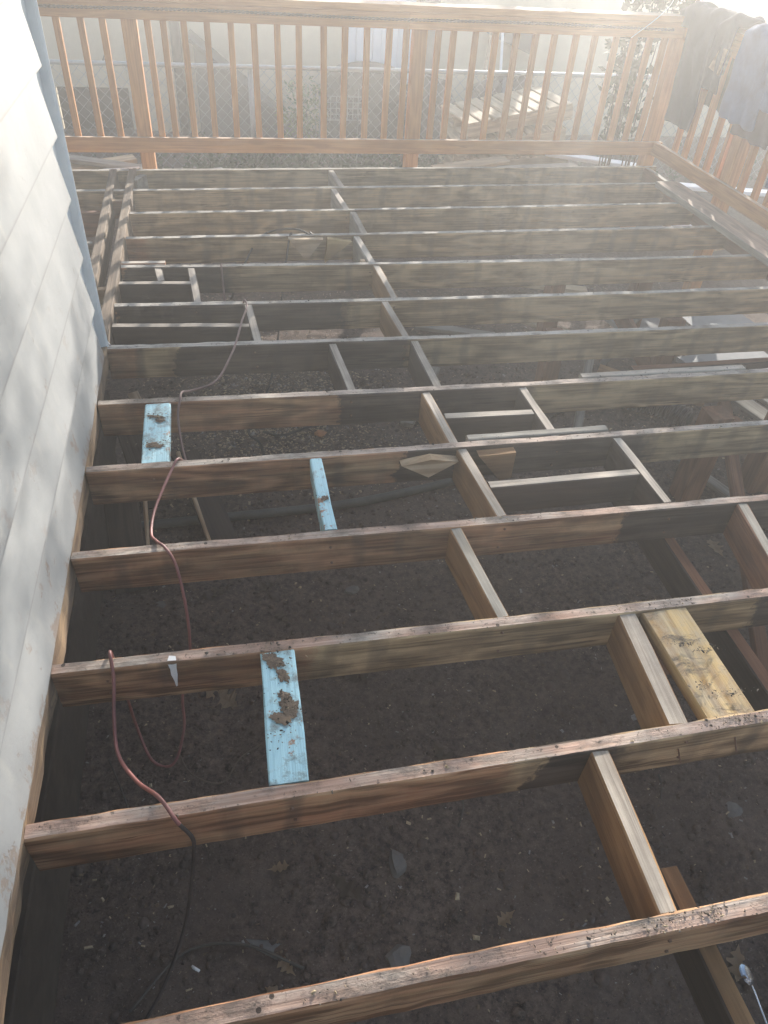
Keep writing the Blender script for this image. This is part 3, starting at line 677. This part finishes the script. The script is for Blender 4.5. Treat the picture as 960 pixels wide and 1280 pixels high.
rock('stone', (.89, 1.52, G+.01), (.03, .02, .014), 'stone', 'small dark stone left of the near middle block', seed=5)
rock('stone', (.90, 2.60, G+.01), (.03, .022, .016), 'brick', 'small orange brick bit on the soil', seed=6)
slab('plastic_scrap', [(.408, .318, G+.012), (.47, .300, G+.02), (.535, .272, G+.014), (.543, .238, G+.012), (.50, .240, G+.018), (.43, .290, G+.012)], (0, 0, .002), 'plastic', 'translucent plastic scrap on the soil beyond the nearest joist', 'plastic')
tag(tube('cigarette_butt', [(.268, .277, G+.012), (.288, .262, G+.012)], .004, 'paper', None, 8, sm=False), 'white cigarette butt on the soil', 'cigarette')
# spoon
sp = thing('spoon', 'metal spoon lying on the soil at the lower right', 'spoon', (1.69, -.03, G+.014))
v, f = [], []
for a in range(9):
    for b in range(12):
        r = a/8; t = b/12*2*math.pi
        v.append((1.696+.016*r*math.cos(t), .0+.026*r*math.sin(t), G+.008+.012*r*r))
for a in range(8):
    for b in range(12): f.append((a*12+b, a*12+(b+1) % 12, (a+1)*12+(b+1) % 12, (a+1)*12+b))
mesh_obj('bowl', v, f, 'steel', sp, True)
tube('handle', [(1.695, -.024, G+.020), (1.690, -.05, G+.024), (1.683, -.09, G+.026), (1.676, -.15, G+.024)], .0035, 'steel', sp, 6)
# oak leaves
def oak_mesh(seed, s=1.0):
    r = random.Random(seed); side = []
    ph = r.uniform(-.3, .3); nq = 22
    for q in range(nq+1):
        t = q/nq; env = math.sin(math.pi*min(1, t*.93+.04))**.7*(.75+.35*t)
        lobe = .34+.66*(.5+.5*math.cos(2*math.pi*(t*3.2+.55)+ph))**.8
        side.append((t, .40*env*lobe*(.9+.2*r.random())+.008))
    bm = bmesh.new(); tilt = r.uniform(-.4, .4); curl = r.uniform(.2, .7)
    spine = [bm.verts.new((0, t*s, 0)) for t, _ in side[1:-1]]
    n = len(side)-2; A = []; B = []
    for q in range(n):
        t, wv = side[q+1]; w2 = wv*(.85+.3*r.random())
        A.append(bm.verts.new((wv*s, t*s, 0))); B.append(bm.verts.new((-w2*s, t*s, 0)))
    tip = bm.verts.new((0, 1.03*s, 0)); st = bm.verts.new((.004*s, -.25*s, 0)); st2 = bm.verts.new((-.012*s, -.25*s, 0))
    for q in range(n-1):
        bm.faces.new((spine[q], A[q], A[q+1], spine[q+1])); bm.faces.new((B[q], spine[q], spine[q+1], B[q+1]))
    bm.faces.new((spine[-1], A[-1], tip)); bm.faces.new((B[-1], spine[-1], tip)); bm.faces.new((st2, st, A[0], spine[0])); bm.faces.new((st2, spine[0], B[0]))
    for q in bm.verts:
        x, y = q.co.x/s, q.co.y/s
        q.co.z = s*(abs(x)*curl*.5+noise.noise(Vector((x*4, y*4, seed)))*.10+.25*curl*(y-.5)**2)
    ext = bmesh.ops.solidify(bm, geom=list(bm.faces), thickness=.0012)
    me = bpy.data.meshes.new('oak_leaf'); bm.to_mesh(me); bm.free(); return me
leaves = [(.457, .19, .085, 'oak', 'pale oak leaf on the soil beside the nearest joist at lower left'), (.520, .215, .05, 'oak', 'small curled leaf right of the pale oak leaf'),
 (1.715, .06, .085, 'oak', 'tan oak leaf on the soil just above the spoon'), (1.135, .265, .055, 'oak', 'crumpled pale leaf on the soil left of the near block'),
 (.665, .432, .09, 'oakd', 'brown oak leaf on the soil left of the grey stone'), (.489, .485, .05, 'oak', 'small upright tan leaf under the second joist'),
 (.408, 1.608, .10, 'oakd', 'brown oak leaf on the soil right of the red cord'), (.585, 1.596, .09, 'oakd', 'brown oak leaf, second to the right of the red cord'),
 (.781, 1.124, .11, 'oakd', 'brown oak leaf just right of the largest blue block'), (1.05, .792, .10, 'oakd', 'dark oak leaf behind the second joist'),
 (2.514, 1.511, .10, 'oak', 'pale oak leaf on dark soil beside the leaning brace'), (1.433, .731, .05, 'oak', 'small pale leaf left of the near double block'),
 (.62, 1.40, .07, 'oakd', 'dark oak leaf under the third joist bay'), (1.20, 2.00, .085, 'oakd', 'oak leaf left of the middle block below the diamond offcut'), (.32, 1.12, .12, 'oak', 'crumpled pale leaf litter beside the paint splash')]
for q, (x, y, s, mt, lb) in enumerate(leaves):
    me = oak_mesh(q+3, s); me.materials.append(M[mt]); o = link('oak_leaf', me, None, (x, y, ground_z(x, y)+.006))
    o.rotation_euler = (rnd.uniform(-.2, .2), rnd.uniform(-.2, .2), rnd.uniform(0, 6.28)); tag(o, lb, 'leaf', 'fallen leaves on the soil')
# sticks
for q, (p0, p1, lb) in enumerate([((1.705, .50, G+.012), (1.735, .575, G+.016), 'thin twig on the soil right of the near block'), ((1.05, .52, G+.01), (1.085, .60, G+.02), 'short twig on the soil in the second bay'), ((.12, .62, G+.01), (.02, .9, G+.03), 'long thin stick on the soil against the house')]):
    a, b = Vector(p0), Vector(p1); tag(tube('twig', [a, a.lerp(b, .5)+Vector((.006, 0, .006)), b], .003, 'bark', None, 5, 3), lb, 'twig')
tag(tube('dry_stem', [(.22, .92, G+.02), (.27, .80, G+.05), (.36, .77, G+.02), (.42, .84, G+.03), (.52, .90, G+.02)], .0025, 'oakd', None, 5), 'thin dry stem curling over the soil left of the largest blue block', 'stem')
tag(tube('dry_stem', [(.12, .20, G+.02), (.25, .31, G+.02), (.40, .30, G+.03), (.55, .22, G+.02)], .004, 'bark', None, 5), 'thin brown stem arching over the soil above the oak leaf', 'stem')

def chips(name, n, area, mats, smin, smax, zf, label, dens=None, seed=1, elong=3.0, thick=.3):
    r = random.Random(seed); vs_, fs, mi = [], [], []; c = 0
    while c < n:
        x = r.uniform(area[0], area[1]); y = r.uniform(area[2], area[3])
        if dens and r.random() > dens(x, y): continue
        c += 1
        L = r.uniform(smin, smax)*(1 if r.random() < .85 else 1.8); W = L/r.uniform(1.2, elong); H = min(L, W)*thick
        a = r.uniform(0, 6.28); ca, sa = math.cos(a), math.sin(a); tx, ty = r.uniform(-.35, .35), r.uniform(-.35, .35)
        z = zf(x, y); s = len(vs_)
        for (u, v2, h) in ((-.5, -.4, 0), (.5, -.5, 0), (.4, .5, 0), (-.5, .45, 0), (-.3, -.2, 1), (.35, -.25, 1), (.2, .3, 1)):
            px, py = u*L, v2*W; vs_.append((x+px*ca-py*sa, y+px*sa+py*ca, z+h*H+px*tx+py*ty+.001))
        for q in ((0, 1, 5, 4), (1, 2, 6, 5), (2, 3, 4, 6), (3, 0, 4), (4, 5, 6), (3, 2, 1, 0)):
            fs.append(tuple(s+i for i in q))
        m_ = r.choices(range(len(mats)), [w_ for _, w_ in mats])[0]; mi += [m_]*6
    o = mesh_obj(name, vs_, fs, None, mats=[m_ for m_, _ in mats], mi=mi); o['kind'] = 'stuff'; o['label'] = label; o['category'] = 'debris'
    return o
def clods(name, n, area, mats, smin, smax, zf, label, dens, seed, elong, thick):
    r = random.Random(seed); vs_, fs, mi = [], [], []; c = 0
    dirs = [(1, 0, 0), (.5, .87, 0), (-.5, .87, 0), (-1, 0, 0), (-.5, -.87, 0), (.5, -.87, 0)]
    while c < n:
        x = r.uniform(area[0], area[1]); y = r.uniform(area[2], area[3])
        if r.random() > dens(x, y): continue
        c += 1; S = smin+(smax-smin)*r.random()**3; z = zf(x, y); s = len(vs_); a = r.uniform(0, 6.28); ca, sa = math.cos(a), math.sin(a)
        for (u, v2, _) in dirs:
            k_ = S*r.uniform(.6, 1.0); vs_.append((x+(u*ca-v2*sa)*k_, y+(u*sa+v2*ca)*k_, z-S*.2))
        for (u, v2, _) in dirs:
            k_ = S*r.uniform(.4, .75); vs_.append((x+(u*ca-v2*sa)*k_, y+(u*sa+v2*ca)*k_, z+S*r.uniform(.3, .6)))
        vs_.append((x, y, z+S*.7))
        for q in range(6):
            q2 = (q+1) % 6; fs += [(s+q, s+q2, s+6+q2, s+6+q), (s+6+q, s+6+q2, s+12)]
        mi += [r.choices(range(len(mats)), [w_ for _, w_ in mats])[0]]*12
    o = mesh_obj(name, vs_, fs, None, smooth_=True, mats=[m_ for m_, _ in mats], mi=mi); return tag(o, label, 'debris', kind='stuff')
def bigdens(x, y): return .1+.9*max(0, noise.noise(Vector((x*1.4, y*1.4, 29))))
def gdens(x, y):
    d = .07+.35*max(0, noise.noise(Vector((x*1.7, y*1.7, 3))))
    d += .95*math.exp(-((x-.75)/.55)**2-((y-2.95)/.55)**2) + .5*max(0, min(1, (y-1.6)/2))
    return min(1, d)
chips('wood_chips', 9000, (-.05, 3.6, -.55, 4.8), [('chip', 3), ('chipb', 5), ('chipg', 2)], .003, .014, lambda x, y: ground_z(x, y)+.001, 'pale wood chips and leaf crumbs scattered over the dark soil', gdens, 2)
chips('sun_patch_chips', 7000, (-.05, 1.7, 2.1, 3.6), [('chip', 5), ('chipb', 3), ('chipg', 1)], .003, .014, lambda x, y: ground_z(x, y)+.003, 'dense chips and litter, pale in place of sunlight, under the far left bays', lambda x, y: math.exp(-((x-.72)/.42)**2-((y-2.85)/.5)**2), 8)  # litter given pale chips to stand in for a sunlit patch
chips('leaf_crumbs', 14000, (-.05, 3.4, -.6, 3.6), [('chip', 2), ('chipb', 6), ('chipg', 2), ('clod3', 3)], .0018, .008, lambda x, y: ground_z(x, y)+.001, 'fine leaf crumbs and splinters sprinkled on the soil', lambda x, y: .12+.88*max(0, noise.noise(Vector((x*2.9, y*2.9, 19)))+.15), 18, 4.5)
clods('soil_clods', 16000, (-.05, 3.4, -.6, 3.2), [('soil', 6), ('clod', 3), ('clod3', .25)], .003, .020, lambda x, y: ground_z(x, y)-.001, 'small clods of dark soil under the frame', lambda x, y: .25+.75*max(0, noise.noise(Vector((x*2.3, y*2.3, 9)))), 3, 1.5, .8)
clods('soil_lumps', 420, (-.05, 3.2, -.6, 3.2), [('soil', 5), ('clod', 2)], .012, .040, lambda x, y: ground_z(x, y)-.006, 'larger lumps of dry soil under the frame', bigdens, 33, 1.5, .8)
# dirt and splinters left on top of the timbers
vs_ = []; r = random.Random(11)
crumb_spots = []
for k in range(1, 12):
    x = .0
    while x < 3.5:
        x += .142*r.choice((1, 1, 1, 2)); 
        if r.random() < .72: crumb_spots.append((x, k, r.uniform(.3, 1)))
spotmap = []
for (x, k, wv) in crumb_spots:
    for _ in range(int(16*wv)): 
        xx = x+r.gauss(0, .030); spotmap.append((xx, jb(k, min(max(xx, 0), 3.6))+r.uniform(-.018, .018), .0015))
for (x0, x1, k, n) in ((1.30, 2.9, 5, 420), (1.95, 2.7, 6, 200), (1.15, 1.45, 4, 60), (1.55, 1.80, 2, 160), (1.20, 1.38, 1, 140), (.45, .62, 3, 60), (1.5, 1.75, 3, 70)):
    for _ in range(n): xx = r.uniform(x0, x1); spotmap.append((xx, jb(k, xx)+r.uniform(-.018, .05 if k in (5, 6) else .018), .002))
for (cx, cy_, sx, sy, n) in ((.545, .735, .018, .026, 90), (.565, .60, .024, .024, 120), (.545, .53, .02, .02, 30), (.21, 1.90, .030, .012, 110), (.215, 1.725, .034, .016, 120), (.755, 1.37, .012, .012, 50), (1.64, .635, .022, .006, 60), (1.69, .605, .025, .006, 70), (1.62, .50, .022, .006, 40), (1.68, .465, .03, .007, 60)):
    for _ in range(n): spotmap.append((r.gauss(cx, sx), r.gauss(cy_, sy), .004+abs(r.gauss(0, .003))))
vs_, fs, mi = [], [], []
for (x, y, z) in spotmap:
    L = r.uniform(.0015, .005)*(1 if r.random() < .85 else 2.2); W = L/r.uniform(1, 4); a = r.uniform(0, 6.28); s = len(vs_); ca, sa = math.cos(a), math.sin(a)
    for (u, v2, h) in ((-.5, -.4, 0), (.5, -.4, 0), (.3, .5, 0), (-.5, .4, 0), (.0, 0, .5)):
        vs_.append((x+u*L*ca-v2*W*sa, y+u*L*sa+v2*W*ca, z+h*W*1.2))
    for q in ((0, 1, 4), (1, 2, 4), (2, 3, 4), (3, 0, 4), (3, 2, 1, 0)): fs.append(tuple(s+i for i in q))
    mi += [r.choices((0, 1, 2), (6, 2, 2))[0]]*5
o = mesh_obj('dirt_crumbs', vs_, fs, None, mats=['crumb', 'crumbd', 'chip'], mi=mi); tag(o, 'dirt crumbs and splinters lying on the joist tops', 'debris', kind='stuff')

# ------------------------------------------------------------------ behind the railing: pallets, fence, yard, wall
def pallet(cx, cy_, z, rz, tilt, label):
    t = thing('pallet', label, 'pallet', (cx, cy_, z), 'pallets piled behind the railing'); t.rotation_euler = (0, -tilt, rz)
    L, W = .92, .62
    def b_(n, a, b, wd, ht):
        o = board(n, a, b, wd, ht, 'pallet', None, None, jit=.003); o.parent = t
    for q in range(8): x = -L/2+.05+q*(L-.1)/7; b_('slat', (x, -W/2, .125), (x+rnd.uniform(-.01, .01), W/2, .125), .096, .018)
    for y in (-W/2+.02, 0, W/2-.02): b_('stringer', (-L/2, y, .106), (L/2, y, .106), .036, .085)
    for x in (-L/2+.05, -.15, .2, L/2-.05): b_('bottom_slat', (x, -W/2, .020), (x, W/2, .020), .09, .018)
pallet(2.93, 6.10, .02, .10, R(9), 'topmost pale wooden pallet of the pile behind the railing')
pallet(2.90, 6.06, -.135, -.03, R(8), 'second pallet from the top of the pile')
pallet(2.96, 6.08, -.30, .04, R(2), 'third pallet from the top of the pile')
pallet(2.92, 6.10, -.47, .0, 0, 'lowest pallet of the pile, resting on a crate of scrap')
for q in range(2): pass
FY = 6.62
fence = thing('chain_link_fence', 'low galvanised chain link fence between the deck and the pale wall', 'fence', (2, FY, G))
FT = .272
tube('top_rail', [(-2.2, FY, FT), (7.4, FY, FT)], .018, 'galv', fence, 8, sm=False)
for x in (-1.4, .84, 3.08, 5.32): tube('post', [(x, FY+.03, FT-.01), (x, FY+.03, G-.1)], .022, 'galv', fence, 8, sm=False)
v, f = [], []; dw, dh = .092, .092; x = -2.2; q = 0
while x < 7.4:
    pts = []; z = G+.03; s_ = 0
    while z < FT+.055:
        sx = dw/2 if (s_ % 2 == 0) else -dw/2
        pts.append((x+sx*.52, FY-.012+(.004 if s_ % 2 else -.004), z)); z += dh/2; s_ += 1
    tube_into(v, f, pts, .0022, 4, False); x += dw/2; q += 1
    # next wire mirrored so that the diamonds close
    pts = []; z = G+.03; s_ = 0
    while z < FT+.055:
        sx = -dw/2 if (s_ % 2 == 0) else dw/2
        pts.append((x+sx*.52, FY-.012+(.004 if s_ % 2 else -.004), z)); z += dh/2; s_ += 1
    tube_into(v, f, pts, .0022, 4, False); x += dw/2
mo = mesh_obj('wire_mesh', v, f, 'galv', fence); mo['kind'] = 'stuff'

WY = 8.2
bld = thing('outbuilding', 'cream stucco outbuilding wall beyond the chain link fence', 'building', (2, WY, G))
WT = .80
def wallbox(x0, x1, z0, z1): box('wall', (x0, WY, z0), (x1, WY+.25, z1), 'stucco', bld, 0)
wallbox(-6, -1.0, G-.1, WT); wallbox(-1.0, -.30, -.222, WT); wallbox(-.30, 7.6, G-.1, WT); wallbox(-1.0, -.30, G-.1, -.66)
win = box('window', (-.99, WY+.10, -.655), (-.31, WY+.12, -.226), 'glass', bld, 0)
box('frame', (-.67, WY+.085, -.655), (-.635, WY+.099, -.226), 'grey', win, 0)
tube('drain_pipe', [(.215, WY-.06, WT), (.215, WY-.06, G)], .05, 'black', bld, 10, sm=False)
tube('conduit', [(-.43, WY-.02, WT), (-.43, WY-.02, .30), (-.44, WY-.03, .12), (-.50, WY-.02, .0)], .012, 'black', bld, 6)
bk = thing('cellar_bulkhead', 'dark sloping cellar bulkhead against the cream wall', 'bulkhead', (.9, WY-.3, G))
prism('side', [(.38, WY-.5, .26), (.38, WY-.5, G), (1.50, WY-.5, G)], (0, .49, 0), 'stuccodark', bk)
board('sloping_door', (.36, WY-.26, .30), (1.56, WY-.26, -.64), .56, .03, 'stuccodark', None, bk)
dr = thing('panel_door', 'pale bluish corrugated door leaf standing against the cream wall', 'door', (2.25, WY-.05, G))
for q in range(8): box('panel', (1.90+q*.085, WY-.05-(.012 if q % 2 else 0), G), (1.982+q*.085, WY-.02, WT), 'whitepanel', dr, .004)
# covered grill
v, f = [], []; nu = 20; prof = [(.44, G), (.43, -.3), (.42, -.1), (.36, .06), (.26, .13), (.12, .165), (.0, .17)]
for (rr, z) in prof:
    for q in range(nu):
        t = q/nu*2*math.pi; d = 1+noise.noise(Vector((math.cos(t)*2, math.sin(t)*2, z*4)))*.12
        v.append((1.98+rr*1.05*d*math.cos(t), 7.55+rr*.6*d*math.sin(t), z))
for a in range(len(prof)-1):
    for q in range(nu): f.append((a*nu+q, a*nu+(q+1) % nu, (a+1)*nu+(q+1) % nu, (a+1)*nu+q))
tag(mesh_obj('covered_grill', v, f, 'black', smooth_=True, origin=(1.98, 7.55, G)), 'rounded black cover over a grill in front of the pale door', 'grill')
v, f = [], []
for a in range(9): tube_into(v, f, [(1.44+a*.05, 6.80, -.16), (1.44+a*.05, 6.80, .03)], .004, 4)
for a in range(5): tube_into(v, f, [(1.44, 6.80, -.16+a*.047), (1.84, 6.80, -.16+a*.047)], .004, 4)
for a in range(9): tube_into(v, f, [(1.44+a*.05, 6.80, -.16), (1.44+a*.05, 7.1, -.16)], .004, 4)
for (xx, yy_) in ((1.44, 6.80), (1.84, 6.80), (1.44, 7.1), (1.84, 7.1)): tube_into(v, f, [(xx, yy_, .03), (xx, yy_, G)], .008, 5)
tag(mesh_obj('wire_cart', v, f, 'galv'), 'wire basket cart behind the fence beside the green shrub', 'cart')
def leafy(name, label, cat, c, sz, n, mat, stems, ls=.05, seed=1):
    t = thing(name, label, cat, (c[0], c[1], G)); r = random.Random(seed); v, f = [], []
    for _ in range(n):
        d = Vector((r.gauss(0, .5), r.gauss(0, .5), r.gauss(0, .5)))
        if d.length > 1.15: d *= 1.0/d.length
        p = Vector(c)+Vector((d.x*sz[0], d.y*sz[1], d.z*sz[2])); L = ls*r.uniform(.6, 1.3)
        a = Vector((r.uniform(-1, 1), r.uniform(-1, 1), r.uniform(-.5, 1))).normalized(); b = a.orthogonal().normalized(); b = Matrix.Rotation(r.uniform(0, 6.28), 3, a) @ b
        s = len(v); nn = a.cross(b)
        v += [tuple(p), tuple(p+a*L*.45+b*L*.26), tuple(p+a*L+nn*L*.12), tuple(p+a*L*.45-b*L*.26)]; f += [(s, s+1, s+2), (s, s+2, s+3)]
    mesh_obj('foliage', v, f, mat, t)
    for q in range(stems):
        e = Vector(c)+Vector((r.uniform(-.6, .6)*sz[0], r.uniform(-.6, .6)*sz[1], r.uniform(-.2, .7)*sz[2]))
        tube('stem', [(c[0]+r.uniform(-.03, .03), c[1], G-.02), (c[0]*.5+e.x*.5+r.uniform(-.03, .03), e.y, (G+e.z)/2), e], .008, 'bark', t, 5, 4, r1=.003)
    return t
leafy('shrub', 'small bright green shrub behind the fence', 'shrub', (1.30, 6.95, -.20), (.22, .2, .34), 420, 'green', 5, .06, 3)
leafy('vine_plant', 'dark leafy climbing plant growing behind the railing corner', 'vine', (3.56, 5.35, .50), (.17, .12, .60), 420, 'dgreen', 9, .085, 5)
leafy('potted_plant', 'leafy shoots rising above the railing corner', 'plant', (3.72, 5.30, 1.02), (.24, .12, .16), 190, 'dgreen', 6, .09, 8)
# weeds along the fence foot: nobody could count them
r = random.Random(21); v, f = [], []
for _ in range(5200):
    x = r.uniform(.25, 3.0) if r.random() < .8 else r.uniform(-.8, 6.5); y = FY+r.gauss(-.1, .28); z = G+abs(r.gauss(0, .11)); L = r.uniform(.03, .075)
    a = Vector((r.uniform(-1, 1), r.uniform(-1, 1), r.uniform(0, 1))).normalized(); b = a.orthogonal().normalized(); s = len(v); p = Vector((x, y, z))
    v += [tuple(p), tuple(p+a*L*.5+b*L*.28), tuple(p+a*L), tuple(p+a*L*.5-b*L*.28)]; f.append((s, s+1, s+2, s+3))
tag(mesh_obj('ivy_ground_cover', v, f, 'dgreen'), 'dark green ivy and weeds along the foot of the fence', 'ground cover', kind='stuff')
# odds and ends in the yard
gy_ = 'scrap lying in the yard'
plank('yard_board', (3.15, 5.66, -.10), (4.05, 5.50, -.18), .12, .03, 'pvc', 'long white board lying beyond the railing corner', group=gy_)
tag(tube('white_pipe', [(3.86, 4.30, -.30), (4.60, 3.90, -.34)], .042, 'pvc', None, 12, sm=False), 'white plastic pipe nearest the right railing', 'pipe', gy_)
tag(tube('white_pipe', [(3.80, 4.55, -.32), (4.20, 4.62, -.34)], .032, 'pvc', None, 12, sm=False), 'short white plastic pipe behind the longer one', 'pipe', gy_)
plank('yard_board', (3.92, 4.95, -.36), (4.10, 4.35, -.40), .26, .03, 'fresh', 'wide tan board with grain lying outside the right railing', group=gy_)
plank('yard_board', (3.85, 5.2, -.2), (5.6, 4.9, -.25), .10, .03, 'pvc', 'white board lying outside the right railing behind the balusters', group=gy_)
plank('yard_board', (-.62, 5.70, -.16), (.05, 5.30, -.13), .10, .03, 'grey', 'grey board leaning beyond the railing near the house', group=gy_)
plank('yard_board', (-.75, 5.55, -.22), (-.1, 5.75, -.18), .14, .03, 'pallet', 'tan board lying under the grey leaning one', group=gy_)
plank('yard_board', (2.15, 5.40, -.16), (2.75, 5.45, -.10), .16, .03, 'pallet', 'broad tan offcut beneath the far railing', group=gy_)
plank('yard_board', (2.65, 5.32, -.13), (3.3, 5.36, -.12), .10, .03, 'grey', 'grey offcut beneath the far railing', group=gy_)
plank('yard_board', (.30, 5.42, -.20), (.55, 5.47, -.19), .12, .02, 'slab', 'pale sheet scrap on the ground beneath the far railing', group=gy_)
lat = thing('lattice_scrap', 'white lattice scrap lying beyond the railing near the house', 'lattice', (-.18, 5.36, -.16)); lat.rotation_euler = (R(-18), 0, R(12))
for q in range(6):
    for dirn in (0, 1):
        a = -.11+q*.044
        o = board('lattice_strip', (a, -.13, .006*dirn), (a+.05, .13, .006*dirn), .018, .006, 'pvc') if dirn == 0 else board('lattice_strip', (-.12, a, .0065), (.13, a+.02, .0065), .018, .006, 'pvc')
        o.parent = lat
rock('rubbish_bag', (2.55, 7.2, -.2), (.30, .25, .36), 'black', 'black rubbish bag behind the pallets, left of two', 'bag', 21)
rock('rubbish_bag', (3.35, 7.25, -.2), (.36, .25, .40), 'black', 'black rubbish bag behind the pallets, right of two', 'bag', 22)
tag(tube('tool_handle', [(3.02, 7.2, -.5), (3.25, 7.7, .52)], .016, 'fresh', None, 8, sm=False), 'wooden tool handle leaning on the wall behind the pallets', 'tool')
tag(tube('tool_handle', [(3.32, 7.3, -.5), (3.42, 7.9, .50)], .014, 'white', None, 8, sm=False), 'white pole leaning on the wall behind the pallets', 'pole')
tag(box('wall_box', (2.62, WY-.16, -.1), (2.80, WY-.01, WT), 'stuccodark'), 'dark upright board standing against the wall beside the railing post', 'board')
tag(prism('awning_scrap', [(3.34, WY-.3, .36), (3.80, WY-.3, .20), (3.84, WY-.3, .50), (3.50, WY-.3, .50)], (0, .25, 0), 'stuccodark'), 'dark slanted box fixed to the wall above the pallets', 'box')

# bare tree out of frame whose branches dapple the wall and the joists
tree = thing('oak_tree', 'thin oak tree with a few dry leaves standing beyond the cream wall', 'tree', (4.35, 9.2, G))
v, f = [], []; r = random.Random(4)
def limb(p, d, L, rad, lev):
    pts = [p]; q = p.copy(); dd = d.copy()
    for s in range(5):
        dd = (dd+Vector((r.gauss(0, .13), r.gauss(0, .13), r.gauss(.03, .10)))).normalized(); q = q+dd*L/5; pts.append(q.copy())
    tube_into(v, f, pts, rad, 6 if lev < 2 else 4, False, rad*.55)
    if lev >= 4: return
    for c in range(4 if lev else 6):
        t = r.uniform(.35, 1); i = min(4, int(t*5)); pp_ = pts[i].lerp(pts[i+1], t*5-i)
        nd = (dd+Vector((r.gauss(0, .65), r.gauss(0, .65), r.gauss(.0, .45)))).normalized(); limb(pp_, nd, L*r.uniform(.5, .75), rad*.55, lev+1)
limb(Vector((4.35, 9.2, G-.1)), Vector((-.06, -.0, 1)), 2.55, .09, 0)
mesh_obj('trunk', v, f, 'bark', tree)
tv = [Vector(p) for p in v[::4] if (Vector(p)-Vector((4.05, 9.1, 2.95))).length < .85]; v2, f2 = [], []
for c in range(130):
    p = r.choice(tv)
    for _ in range(14):
        q = p+Vector((r.gauss(0, .10), r.gauss(0, .10), r.gauss(0, .07))); L = r.uniform(.05, .10)
        a = Vector((r.uniform(-1, 1), r.uniform(-1, 1), r.uniform(-1, .6))).normalized(); b = a.orthogonal().normalized(); s = len(v2)
        v2 += [tuple(q), tuple(q+a*L*.5+b*L*.3), tuple(q+a*L), tuple(q+a*L*.5-b*L*.3)]; f2.append((s, s+1, s+2, s+3))
mesh_obj('crown', v2, f2, 'oakd', tree)
zmax = max(p[2] for p in v)

# ------------------------------------------------------------------ haze volume added to stand in for lens glare
hz, hf_ = [], []; box_into(hz, hf_, (-39, -39, G-1.2), (39, 39, max(zmax, 2.95)+.15))
me = bpy.data.meshes.new('haze'); me.from_pydata(hz, [], hf_); ho = link('haze', me); tag(ho, 'pale sunlit haze added in place of lens glare', None, kind='stuff')
m = bpy.data.materials.new('glare_haze'); m.use_nodes = True; m.node_tree.nodes.clear()
po = m.node_tree.nodes.new('ShaderNodeOutputMaterial'); pv = m.node_tree.nodes.new('ShaderNodeVolumePrincipled')
pv.inputs['Density'].default_value = HAZE; pv.inputs['Anisotropy'].default_value = HAZE_G; pv.inputs['Color'].default_value = (.97, .965, .95, 1)
m.node_tree.links.new(pv.outputs[0], po.inputs['Volume']); me.materials.append(m)
